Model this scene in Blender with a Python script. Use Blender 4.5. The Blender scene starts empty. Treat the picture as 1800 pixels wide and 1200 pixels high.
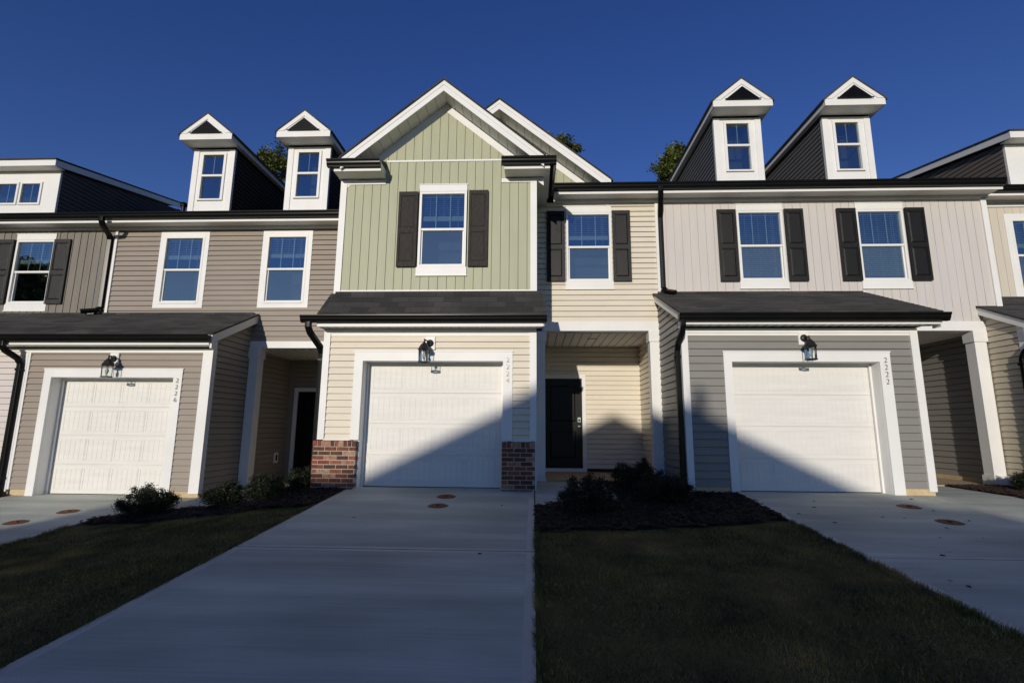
import bpy, math, random
import numpy as np
from mathutils import Vector, Matrix
R = math.radians
random.seed(7); rng = np.random.default_rng(7)
sc = bpy.context.scene
C = sc.collection

# ------------------------------------------------------------------ camera
PITCH, YAW, ROLL, FPX, HC = R(9.7), R(2.42), R(.43), 888., 1.02
cyw, syw = math.cos(YAW), math.sin(YAW)
fw = Vector((-syw*math.cos(PITCH), cyw*math.cos(PITCH), math.sin(PITCH)))
rt = Vector((cyw, syw, 0)); up = rt.cross(fw)
r2 = rt*math.cos(ROLL) + up*math.sin(ROLL); u2 = -rt*math.sin(ROLL) + up*math.cos(ROLL)
cam = bpy.data.cameras.new('camera'); cam.sensor_width = 36; cam.lens = FPX/1800*36
cam.clip_start = .05; cam.clip_end = 2000
co = bpy.data.objects.new('camera', cam); C.objects.link(co); sc.camera = co
m = Matrix((r2, u2, -fw)).transposed().to_4x4(); m.translation = (0, 0, HC); co.matrix_world = m

# ------------------------------------------------------------------ sky, sun, exposure
to_sun = Vector((-.25, -1, .235)).normalized()
SUN_EL = math.asin(to_sun.z)
w = bpy.data.worlds.new('World'); sc.world = w; w.use_nodes = True
nt = w.node_tree; sky = nt.nodes.new('ShaderNodeTexSky'); sky.sky_type = 'NISHITA'; sky.sun_disc = False
sky.sun_elevation = SUN_EL; sky.sun_rotation = math.atan2(to_sun.x, to_sun.y)
sky.altitude = 0; sky.air_density = 1.0; sky.dust_density = 0; sky.ozone_density = 3
bg = nt.nodes['Background']; hs = nt.nodes.new('ShaderNodeHueSaturation'); hs.inputs['Saturation'].default_value = 1.22; hs.inputs['Hue'].default_value = .527; hs.inputs['Value'].default_value = 1
nt.links.new(sky.outputs[0], hs.inputs['Color']); nt.links.new(hs.outputs[0], bg.inputs[0]); bg.inputs[1].default_value = .095
sl = bpy.data.lights.new('sun', 'SUN'); sl.energy = 3.15; sl.angle = R(.53); sl.color = (1, .915, .79)
so = bpy.data.objects.new('sun', sl); C.objects.link(so); so.rotation_euler = to_sun.to_track_quat('Z', 'Y').to_euler()
so.location = (-10, -40, 30)
sc.view_settings.view_transform = 'Standard'; sc.view_settings.look = 'None'
sc.view_settings.exposure = 0; sc.view_settings.gamma = 1
sc.render.engine = 'CYCLES'
sc.cycles.max_bounces = 6; sc.cycles.transparent_max_bounces = 12

# ------------------------------------------------------------------ materials
def mat(name, col, rough=.6, var=.06, scale=3, bump=0, bscale=40, spec=.35, metal=0, stretch=(1, 1, 1), fine=0):
    M = bpy.data.materials.new(name); M.use_nodes = True; n = M.node_tree.nodes; l = M.node_tree.links
    b = n['Principled BSDF']; b.inputs['Roughness'].default_value = rough; b.inputs['Metallic'].default_value = metal
    b.inputs['Specular IOR Level'].default_value = spec
    tc = n.new('ShaderNodeTexCoord'); mp = n.new('ShaderNodeMapping'); mp.inputs['Scale'].default_value = stretch
    g = n.new('ShaderNodeNewGeometry'); l.new(g.outputs['Position'], mp.inputs[0])
    nz = n.new('ShaderNodeTexNoise'); nz.inputs['Scale'].default_value = scale; nz.inputs['Detail'].default_value = 5
    l.new(mp.outputs[0], nz.inputs[0])
    r = n.new('ShaderNodeMapRange'); r.inputs[1].default_value = .3; r.inputs[2].default_value = .7
    r.inputs[3].default_value = 1-var; r.inputs[4].default_value = 1+var; l.new(nz.outputs[0], r.inputs[0])
    out = r.outputs[0]
    if fine:
        n2 = n.new('ShaderNodeTexNoise'); n2.inputs['Scale'].default_value = bscale; n2.inputs['Detail'].default_value = 3
        l.new(mp.outputs[0], n2.inputs[0])
        r2_ = n.new('ShaderNodeMapRange'); r2_.inputs[1].default_value = .3; r2_.inputs[2].default_value = .7
        r2_.inputs[3].default_value = 1-fine; r2_.inputs[4].default_value = 1+fine; l.new(n2.outputs[0], r2_.inputs[0])
        mu = n.new('ShaderNodeMath'); mu.operation = 'MULTIPLY'; l.new(out, mu.inputs[0]); l.new(r2_.outputs[0], mu.inputs[1]); out = mu.outputs[0]
    mx = n.new('ShaderNodeVectorMath'); mx.operation = 'SCALE'; mx.inputs[0].default_value = col
    l.new(out, mx.inputs['Scale']); l.new(mx.outputs[0], b.inputs['Base Color'])
    if bump:
        n3 = n.new('ShaderNodeTexNoise'); n3.inputs['Scale'].default_value = bscale; n3.inputs['Detail'].default_value = 6
        l.new(mp.outputs[0], n3.inputs[0])
        bp = n.new('ShaderNodeBump'); bp.inputs['Strength'].default_value = bump; bp.inputs['Distance'].default_value = .01
        l.new(n3.outputs[0], bp.inputs['Height']); l.new(bp.outputs[0], b.inputs['Normal'])
    return M
M = {}
M['white'] = mat('white_trim', (.78, .775, .75), .45, .04, 2, .05, 60)
M['gdoor'] = mat('garage_door_white', (.74, .725, .685), .5, .04, 1.5, .25, 14, stretch=(1, 1, 9))
M['cream'] = mat('cream_vinyl', (.70, .635, .52), .5, .04, 1.2, .12, 25, stretch=(1, 1, 6))
M['green'] = mat('sage_vinyl', (.385, .395, .262), .5, .05, 1.2, .12, 25, stretch=(6, 6, 1))
M['taupe'] = mat('taupe_vinyl', (.30, .256, .212), .5, .05, 1.2, .12, 25, stretch=(1, 1, 6))
M['grey'] = mat('grey_vinyl', (.235, .225, .205), .5, .05, 1.2, .12, 25, stretch=(1, 1, 6))
M['greige'] = mat('greige_vinyl', (.585, .55, .515), .5, .03, 1.2, .1, 25, stretch=(6, 6, 1))
M['brownb'] = mat('brown_grey_vinyl', (.2, .18, .15), .5, .1, 1.2, .15, 25, stretch=(8, 8, 1))
M['char'] = mat('charcoal_vinyl', (.048, .038, .028), .7, .06, 1.2, .1, 25, stretch=(1, 1, 6), spec=.1)
M['char_lit'] = mat('charcoal_vinyl_lit', (.13, .125, .112), .5, .06, 1.2, .1, 25, stretch=(1, 1, 6))  # same charcoal siding, grazing sunlight put into the colour for the right-hand dormers
M['navy'] = mat('slate_vinyl', (.11, .092, .084), .7, .06, 1.2, .1, 25, spec=.12)
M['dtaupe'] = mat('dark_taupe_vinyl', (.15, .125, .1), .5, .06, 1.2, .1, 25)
M['beige'] = mat('beige_vinyl', (.52, .46, .35), .5, .05, 1.2, .12, 25, stretch=(1, 1, 6))
M['pink'] = mat('pale_pinkish_vinyl', (.62, .57, .54), .5, .05, 1.2, .1, 25, stretch=(1, 1, 6))
M['soffit'] = mat('soffit_vinyl', (.76, .75, .7), .6, .03, 2)
M['black'] = mat('black_metal', (.006, .006, .006), .3, .2, 4, .05, 8, spec=.17)
M['shut'] = mat('shutter_dark', (.0095, .009, .0085), .4, .15, 8, .35, 60, stretch=(6, 6, 1), spec=.22)
M['shutg'] = mat('shutter_weathered', (.046, .04, .036), .6, .3, 9, .7, 45, stretch=(7, 7, 1), fine=.35, spec=.15)
M['doorb'] = mat('black_door', (.005, .0052, .005), .4, .1, 3, spec=.2)
M['fnd'] = mat('foundation', (.55, .43, .25), .85, .12, 5, .4, 60, fine=.08)
M['porch'] = mat('porch_concrete', (.42, .34, .22), .85, .12, 4, .3, 60, fine=.06)
M['dark'] = mat('dark_room', (.03, .032, .035), .9, .1, 2)
M['room'] = mat('room_wall', (.13, .12, .11), .9, .1, 2)
M['blind'] = mat('blind_white', (.5, .5, .48), .6, .02, 2)
M['metal'] = mat('satin_nickel', (.6, .58, .55), .25, .05, 4, metal=1)
M['numeral'] = mat('brushed_numeral', (.3, .28, .26), .45, .1, 20, metal=.8)
M['lampb'] = mat('lantern_black', (.02, .019, .018), .42, .15, 20, .2, 80)
M['rust'] = mat('rusty_iron', (.17, .05, .02), .8, .45, 14, .6, 70, fine=.3)
M['chim'] = mat('chimney_siding', (.4, .38, .35), .7, .1, 2)
M['asph'] = mat('asphalt', (.05, .05, .052), .9, .15, 3, .5, 90, fine=.2)
M['bark'] = mat('bark', (.12, .09, .065), .9, .3, 8, .8, 30, stretch=(3, 3, 1))
M['mulchc'] = mat('mulch_chip', (.034, .021, .014), .95, .5, 30, .5, 90, fine=.4)
M['mulch'] = mat('mulch', (.03, .016, .01), .95, .5, 9, 1, 60, fine=.5)
M['red'] = mat('red_paint', (.5, .03, .03), .6, .2, 20)

def add_concrete():
    Mx = mat('concrete', (.43, .45, .385), .8, .12, .8, .25, 120, fine=.05)
    n = Mx.node_tree.nodes; l = Mx.node_tree.links; b = n['Principled BSDF']
    # fine broom lines across the slab + light stains
    g = n.new('ShaderNodeNewGeometry'); mp = n.new('ShaderNodeMapping'); mp.inputs['Scale'].default_value = (.35, 26, 1)
    l.new(g.outputs['Position'], mp.inputs[0]); nz = n.new('ShaderNodeTexNoise'); nz.inputs['Scale'].default_value = 2.2
    nz.inputs['Detail'].default_value = 4; l.new(mp.outputs[0], nz.inputs[0])
    mp2 = n.new('ShaderNodeMapping'); mp2.inputs['Scale'].default_value = (.3, 1.6, 1); l.new(g.outputs['Position'], mp2.inputs[0])
    nb = n.new('ShaderNodeTexNoise'); nb.inputs['Scale'].default_value = 1.3; nb.inputs['Detail'].default_value = 6; l.new(mp2.outputs[0], nb.inputs[0])
    old = b.inputs['Base Color'].links[0].from_socket
    r = n.new('ShaderNodeMapRange'); r.inputs[1].default_value = .3; r.inputs[2].default_value = .7; r.inputs[3].default_value = .93; r.inputs[4].default_value = 1.07
    l.new(nz.outputs[0], r.inputs[0])
    r3 = n.new('ShaderNodeMapRange'); r3.inputs[1].default_value = .3; r3.inputs[2].default_value = .7; r3.inputs[3].default_value = .76; r3.inputs[4].default_value = 1.22
    l.new(nb.outputs[0], r3.inputs[0]); mu = n.new('ShaderNodeMath'); mu.operation = 'MULTIPLY'
    l.new(r.outputs[0], mu.inputs[0]); l.new(r3.outputs[0], mu.inputs[1])
    v = n.new('ShaderNodeVectorMath'); v.operation = 'SCALE'; l.new(old, v.inputs[0]); l.new(mu.outputs[0], v.inputs['Scale'])
    l.new(v.outputs[0], b.inputs['Base Color'])
    bp = b.inputs['Normal'].links[0].from_node; b2 = n.new('ShaderNodeBump'); b2.inputs['Strength'].default_value = .35
    b2.inputs['Distance'].default_value = .006; l.new(nz.outputs[0], b2.inputs['Height']); l.new(bp.outputs[0], b2.inputs['Normal'])
    l.new(b2.outputs[0], b.inputs['Normal']); return Mx
M['conc'] = add_concrete(); M['edge'] = mat('tooled_edge', (.5, .48, .42), .7, .1, 2, .2, 120, fine=.05)
M['sand'] = mat('sand_vinyl', (.6, .545, .46), .5, .03, 1.2, .1, 25, stretch=(6, 6, 1))

def shingle():
    Mx = bpy.data.materials.new('asphalt_shingle'); Mx.use_nodes = True; n = Mx.node_tree.nodes; l = Mx.node_tree.links
    b = n['Principled BSDF']; b.inputs['Roughness'].default_value = .9
    g = n.new('ShaderNodeNewGeometry'); br = n.new('ShaderNodeTexBrick'); br.offset = .5
    br.inputs['Scale'].default_value = 1; br.inputs['Brick Width'].default_value = .32; br.inputs['Row Height'].default_value = .13
    br.inputs['Mortar Size'].default_value = .004; br.inputs['Color1'].default_value = (.022, .021, .02, 1)
    br.inputs['Color2'].default_value = (.05, .047, .043, 1); br.inputs['Mortar'].default_value = (.012, .012, .012, 1)
    l.new(g.outputs['Position'], br.inputs[0]); nz = n.new('ShaderNodeTexNoise'); nz.inputs['Scale'].default_value = 60
    l.new(g.outputs['Position'], nz.inputs[0]); nb = n.new('ShaderNodeTexNoise'); nb.inputs['Scale'].default_value = 1.5; l.new(g.outputs['Position'], nb.inputs[0])
    mu = n.new('ShaderNodeMath'); mu.operation = 'MULTIPLY_ADD'; mu.inputs[1].default_value = 1.2; mu.inputs[2].default_value = .0
    l.new(nz.outputs[0], mu.inputs[0]); m2 = n.new('ShaderNodeMath'); m2.operation = 'ADD'; l.new(mu.outputs[0], m2.inputs[0]); l.new(nb.outputs[0], m2.inputs[1])
    v = n.new('ShaderNodeVectorMath'); v.operation = 'SCALE'; l.new(br.outputs[0], v.inputs[0]); l.new(m2.outputs[0], v.inputs['Scale'])
    l.new(v.outputs[0], b.inputs['Base Color'])
    bp = n.new('ShaderNodeBump'); bp.inputs['Strength'].default_value = .8; bp.inputs['Distance'].default_value = .008
    l.new(v.outputs[0], bp.inputs['Height']); l.new(bp.outputs[0], b.inputs['Normal']); return Mx
M['shingle'] = shingle()

def island(name, stops, rough=.85, bump=.5, bscale=50, mott=.4, trans=0, patch=None):
    """colour picked per loose piece (brick, leaf, blade) from a ramp"""
    Mx = bpy.data.materials.new(name); Mx.use_nodes = True; n = Mx.node_tree.nodes; l = Mx.node_tree.links
    b = n['Principled BSDF']; b.inputs['Roughness'].default_value = rough
    g = n.new('ShaderNodeNewGeometry'); cr = n.new('ShaderNodeValToRGB'); e = cr.color_ramp.elements
    while len(e) < len(stops): e.new(.5)
    for i, (p, c) in enumerate(stops): e[i].position = p; e[i].color = (*c, 1)
    l.new(g.outputs['Random Per Island'], cr.inputs[0])
    nz = n.new('ShaderNodeTexNoise'); nz.inputs['Scale'].default_value = bscale; l.new(g.outputs['Position'], nz.inputs[0])
    r = n.new('ShaderNodeMapRange'); r.inputs[1].default_value = .3; r.inputs[2].default_value = .7; r.inputs[3].default_value = 1-mott; r.inputs[4].default_value = 1+mott
    l.new(nz.outputs[0], r.inputs[0]); v = n.new('ShaderNodeVectorMath'); v.operation = 'SCALE'
    src = cr.outputs[0]
    if patch:
        pn = n.new('ShaderNodeTexNoise'); pn.inputs['Scale'].default_value = .9; pn.inputs['Detail'].default_value = 7; l.new(g.outputs['Position'], pn.inputs[0])
        pr = n.new('ShaderNodeMapRange'); pr.inputs[1].default_value = .47; pr.inputs[2].default_value = .66; l.new(pn.outputs[0], pr.inputs[0])
        px = n.new('ShaderNodeMixRGB'); l.new(pr.outputs[0], px.inputs[0]); l.new(src, px.inputs[1]); px.inputs[2].default_value = (*patch, 1); src = px.outputs[0]
    l.new(src, v.inputs[0]); l.new(r.outputs[0], v.inputs['Scale']); l.new(v.outputs[0], b.inputs['Base Color'])
    if bump:
        bp = n.new('ShaderNodeBump'); bp.inputs['Strength'].default_value = bump; bp.inputs['Distance'].default_value = .006
        l.new(nz.outputs[0], bp.inputs['Height']); l.new(bp.outputs[0], b.inputs['Normal'])
    if trans:
        t = n.new('ShaderNodeBsdfTranslucent'); l.new(v.outputs[0], t.inputs[0]); mx = n.new('ShaderNodeMixShader'); mx.inputs[0].default_value = trans
        l.new(b.outputs[0], mx.inputs[1]); l.new(t.outputs[0], mx.inputs[2]); l.new(mx.outputs[0], n['Material Output'].inputs[0])
    return Mx
M['brick'] = island('red_brick', [(0, (.05, .03, .025)), (.3, (.12, .045, .03)), (.55, (.19, .058, .034)), (.85, (.24, .085, .05)), (1, (.38, .26, .18))], mott=.35, bscale=18)
M['mortar'] = mat('mortar', (.5, .42, .32), .95, .15, 12, .5, 90)
M['leaf'] = island('tree_leaf', [(0, (.04, .055, .012)), (.5, (.09, .115, .024)), (1, (.19, .21, .05))], .5, 0, 1.2, .45, .3)
M['shrub'] = island('shrub_leaf', [(0, (.005, .008, .003)), (.75, (.014, .022, .007)), (1, (.055, .07, .018))], .55, 0, 3, .4, .15)
M['grass'] = island('grass_blade', [(0, (.055, .055, .006)), (.45, (.088, .09, .011)), (.8, (.18, .135, .026)), (1, (.4, .28, .1))], .8, 0, 2.2, .55, patch=(.33, .21, .06))
M['soil'] = mat('lawn_soil', (.12, .085, .025), .95, .5, 1.2, .8, 60, fine=.4)

def glass(name, refl, tint=(.45, .55, .57, 1)):
    Mx = bpy.data.materials.new(name); Mx.use_nodes = True; n = Mx.node_tree.nodes; l = Mx.node_tree.links; n.remove(n['Principled BSDF'])
    gl = n.new('ShaderNodeBsdfGlossy'); gl.inputs['Roughness'].default_value = .01; gl.inputs[0].default_value = (.88, .96, 1, 1)
    tr = n.new('ShaderNodeBsdfTransparent'); tr.inputs[0].default_value = tint
    fr = n.new('ShaderNodeFresnel'); fr.inputs[0].default_value = 1.5; ad = n.new('ShaderNodeMath'); ad.operation = 'ADD'; ad.inputs[1].default_value = refl; ad.use_clamp = True
    l.new(fr.outputs[0], ad.inputs[0]); mx = n.new('ShaderNodeMixShader'); l.new(ad.outputs[0], mx.inputs[0])
    # very slight waviness of the panes
    g = n.new('ShaderNodeNewGeometry'); nz = n.new('ShaderNodeTexNoise'); nz.inputs['Scale'].default_value = 1.6; l.new(g.outputs['Position'], nz.inputs[0])
    bp = n.new('ShaderNodeBump'); bp.inputs['Strength'].default_value = .25; bp.inputs['Distance'].default_value = .01
    l.new(nz.outputs[0], bp.inputs['Height']); l.new(bp.outputs[0], gl.inputs['Normal'])
    l.new(tr.outputs[0], mx.inputs[1]); l.new(gl.outputs[0], mx.inputs[2]); l.new(mx.outputs[0], n['Material Output'].inputs[0]); return Mx
M['glass'] = glass('window_glass', .29)
Ms = bpy.data.materials.new('insect_mesh'); Ms.use_nodes = True; _n = Ms.node_tree.nodes; _n.remove(_n['Principled BSDF']); _d = _n.new('ShaderNodeBsdfDiffuse'); _d.inputs[0].default_value = (.2, .29, .34, 1)
_t = _n.new('ShaderNodeBsdfTransparent'); _m = _n.new('ShaderNodeMixShader'); _m.inputs[0].default_value = .17
Ms.node_tree.links.new(_t.outputs[0], _m.inputs[1]); Ms.node_tree.links.new(_d.outputs[0], _m.inputs[2]); Ms.node_tree.links.new(_m.outputs[0], _n['Material Output'].inputs[0]); M['screen'] = Ms
M['lglass'] = glass('lantern_glass', -.035, (.93, .95, .95, 1))

# ------------------------------------------------------------------ mesh helpers
WL = {}
def tag(o, label=None, cat=None, group=None, kind=None):
    if label: o['label'] = label
    if cat: o['category'] = cat
    if group: o['group'] = group
    if kind: o['kind'] = kind
    return o
def thing(name, label, cat, loc, group=None):
    o = bpy.data.objects.new(name, None); C.objects.link(o); o.location = loc; o.empty_display_size = .3
    WL[o.name] = Vector(loc); return tag(o, label, cat, group)
class MB:
    def __init__(s): s.v = []; s.f = []; s.m = []
    def poly(s, pts, mi=0):
        k = len(s.v); s.v += [tuple(p) for p in pts]; s.f.append(tuple(range(k, k+len(pts)))); s.m.append(mi)
    def hexa(s, p, mi=0):      # 8 corners: bottom 4 ccw, top 4 ccw
        k = len(s.v); s.v += [tuple(q) for q in p]
        for f in ((3, 2, 1, 0), (4, 5, 6, 7), (0, 1, 5, 4), (1, 2, 6, 5), (2, 3, 7, 6), (3, 0, 4, 7)):
            s.f.append(tuple(k+i for i in f)); s.m.append(mi)
    def box(s, x0, x1, y0, y1, z0, z1, mi=0):
        s.hexa([(x0, y0, z0), (x1, y0, z0), (x1, y1, z0), (x0, y1, z0), (x0, y0, z1), (x1, y0, z1), (x1, y1, z1), (x0, y1, z1)], mi)
    def prism(s, prof, a, b, axis='x', mi=0):   # profile of 2D points extruded along an axis; x:(y,z) y:(x,z) z:(x,y)
        def P(p, t): return (t, p[0], p[1]) if axis == 'x' else (p[0], t, p[1]) if axis == 'y' else (p[0], p[1], t)
        k = len(s.v); n = len(prof); s.v += [P(p, a) for p in prof] + [P(p, b) for p in prof]
        s.f.append(tuple(range(k, k+n))); s.m.append(mi); s.f.append(tuple(range(k+2*n-1, k+n-1, -1))); s.m.append(mi)
        for i in range(n):
            j = (i+1) % n; s.f.append((k+i, k+n+i, k+n+j, k+j)); s.m.append(mi)
    def tube(s, pts, rad, seg=8, mi=0, cap=True, sq=None):
        pts = [Vector(p) for p in pts]; n = len(pts); rad = rad if isinstance(rad, (list, tuple)) else [rad]*n
        k = len(s.v); prev = None
        for i, p in enumerate(pts):
            d = (pts[min(i+1, n-1)]-pts[max(i-1, 0)]).normalized()
            a = prev if prev is not None else (Vector((1, 0, 0)) if abs(d.x) < .8 else Vector((0, 1, 0)))
            a = (a-d*a.dot(d)).normalized(); prev = a; b = d.cross(a)
            for j in range(seg):
                t = 2*math.pi*j/seg
                if sq:                                      # rounded rectangular section
                    cx, sx = math.cos(t), math.sin(t)
                    q = a*(sq[0]*math.copysign(abs(cx)**.35, cx)) + b*(sq[1]*math.copysign(abs(sx)**.35, sx))
                else: q = (a*math.cos(t)+b*math.sin(t))*rad[i]
                s.v.append(tuple(p+q))
        for i in range(n-1):
            for j in range(seg):
                j2 = (j+1) % seg; s.f.append((k+i*seg+j, k+i*seg+j2, k+(i+1)*seg+j2, k+(i+1)*seg+j)); s.m.append(mi)
        if cap:
            s.f.append(tuple(range(k+seg-1, k-1, -1))); s.m.append(mi); s.f.append(tuple(range(k+(n-1)*seg, k+n*seg))); s.m.append(mi)
    def lathe(s, prof, c, seg=6, mi=0, rot=0):   # prof (r,z) about vertical axis at c
        k = len(s.v); n = len(prof)
        for r, z in prof:
            for j in range(seg):
                t = 2*math.pi*j/seg+rot; s.v.append((c[0]+r*math.cos(t), c[1]+r*math.sin(t), c[2]+z))
        for i in range(n-1):
            for j in range(seg):
                j2 = (j+1) % seg; s.f.append((k+i*seg+j, k+i*seg+j2, k+(i+1)*seg+j2, k+(i+1)*seg+j)); s.m.append(mi)
        s.f.append(tuple(range(k+seg-1, k-1, -1))); s.m.append(mi); s.f.append(tuple(range(k+(n-1)*seg, k+n*seg))); s.m.append(mi)
    def build(s, name, mats, parent=None, smooth=False, **kw):
        mats = mats if isinstance(mats, (list, tuple)) else [mats]
        v = np.array(s.v); c = Vector(((v[:, 0].min()+v[:, 0].max())/2, (v[:, 1].min()+v[:, 1].max())/2, v[:, 2].min()))
        me = bpy.data.meshes.new(name); me.from_pydata((v-np.array(c)).tolist(), [], s.f)
        for a in mats: me.materials.append(M[a] if isinstance(a, str) else a)
        me.polygons.foreach_set('material_index', s.m)
        if smooth: me.polygons.foreach_set('use_smooth', [True]*len(s.f))
        me.update(); o = bpy.data.objects.new(name, me); C.objects.link(o); WL[o.name] = c
        if parent: o.parent = parent; o.location = c-WL[parent.name]
        else: o.location = c
        return tag(o, **kw)

def clip(poly, planes):
    for a, b, c in planes:      # keep a*u+b*z<=c
        out = []
        for i in range(len(poly)):
            p, q = poly[i], poly[(i+1) % len(poly)]; dp, dq = a*p[0]+b*p[1]-c, a*q[0]+b*q[1]-c
            if dp <= 0: out.append(p)
            if (dp < 0 < dq) or (dq < 0 < dp): t = dp/(dp-dq); out.append((p[0]+t*(q[0]-p[0]), p[1]+t*(q[1]-p[1])))
        poly = out
        if len(poly) < 3: return []
    return poly
def siding(mb, face, pos, u0, u1, z0, z1, exp, holes=(), clips=(), lip=.019, vert=False, mi=0, start=None):
    """laps as real slanted courses. face: '-y' wall at y=pos, '-x' faces left, '+x' faces right at x=pos (u is then y)."""
    def P(u, z, n):
        return (u, pos-n, z) if face == '-y' else (pos-n, u, z) if face == '-x' else (pos+n, u, z)
    S0, S1, T0, T1 = (u0, u1, z0, z1) if vert else (z0, z1, u0, u1)
    H = [(h[0], h[1], h[2], h[3]) if vert else (h[2], h[3], h[0], h[1]) for h in holes]    # (s0,s1,t0,t1)
    base = S0 if start is None else start; k = math.floor((S0-base)/exp)
    while base+k*exp < S1-1e-6:
        a, b = base+k*exp, base+(k+1)*exp; k += 1
        gv = b-.013
        cuts = sorted({max(a, S0), min(b, S1)} | ({gv} if not vert and S0 < gv < S1 and exp < .14 else set()) | {h[i] for h in H for i in (0, 1) if max(a, S0) < h[i] < min(b, S1)})
        for sa, sb in zip(cuts, cuts[1:]):
            mid = (sa+sb)/2; iv = [(T0, T1)]
            for h in H:
                if h[0] < mid < h[1]:
                    iv = [x for (p, q) in iv for x in ((p, min(q, h[2])), (max(p, h[3]), q)) if x[1]-x[0] > 1e-5]
            for p, q in iv:
                gsb = sb-(min(.008, lip) if vert and abs(sb-b) < 1e-6 else 0)
                poly = [(sa, p), (gsb, p), (gsb, q), (sa, q)] if vert else [(p, sa), (q, sa), (q, sb), (p, sb)]
                poly = clip(poly, clips)
                if not poly: continue
                def off(pt):
                    if not vert and exp < .14 and mid > gv: return -.009
                    t = ((pt[0] if vert else pt[1])-a)/exp
                    return lip*(.75+.25*t if vert else 1-t)+.001
                mb.poly([P(x, z, off((x, z))) for x, z in poly], mi)
                if not vert and exp < .14 and abs(sb-gv) < 1e-6:
                    tp = [pt for pt in poly if abs(pt[1]-gv) < 1e-6]
                    if len(tp) >= 2: mb.poly([P(*min(tp), -.009), P(*max(tp), -.009), P(*max(tp), lip*.11+.001), P(*min(tp), lip*.11+.001)], mi)
                e = b if vert else a; idx = 0 if vert else 1
                on = [pt for pt in poly if abs(pt[idx]-(e-min(.008, lip) if vert else e)) < 1e-6]
                if vert: on = [(pt[0]+min(.008, lip), pt[1]) for pt in on]
                if len(on) >= 2:
                    o1, o2 = min(on), max(on); q = lambda o, d, n: P(o[0]+(d if vert else 0), o[1]+(0 if vert else d), n)
                    if vert:      # V-groove between boards
                        g = min(.008, lip); mb.poly([q(o1, -g, lip*.9), q(o2, -g, lip*.9), q(o2, -g*.7, -lip*1.3), q(o1, -g*.7, -lip*1.3)], mi)
                        mb.poly([q(o1, 0, -lip*1.3), q(o2, 0, -lip*1.3), q(o2, 0, 0), q(o1, 0, 0)], mi); mb.poly([q(o1, -g*.7, -lip*1.3), q(o2, -g*.7, -lip*1.3), q(o2, 0, -lip*1.3), q(o1, 0, -lip*1.3)], mi)
                    else:         # hollow behind the butt edge of the lap
                        mb.poly([q(o1, 0, lip+.001), q(o2, 0, lip+.001), q(o2, 0, lip-.003), q(o1, 0, lip-.003)], mi)
                        mb.poly([q(o1, 0, lip-.003), q(o2, 0, lip-.003), q(o2, .02, lip-.005), q(o1, .02, lip-.005)], mi)
                        mb.poly([q(o1, .02, lip-.005), q(o2, .02, lip-.005), q(o2, .02, -.009), q(o1, .02, -.009)], mi)
                        mb.poly([q(o1, -.001, -.009), q(o2, -.001, -.009), q(o2, .02, -.009), q(o1, .02, -.009)], mi)
def frustum(mb, x0, x1, z0, z1, y, h, d, mi=0):      # raised field facing -y
    mb.hexa([(x0, y, z0), (x1, y, z0), (x1, y, z1), (x0, y, z1), (x0+d, y-h, z0+d), (x1-d, y-h, z0+d), (x1-d, y-h, z1-d), (x0+d, y-h, z1-d)], mi)

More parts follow.
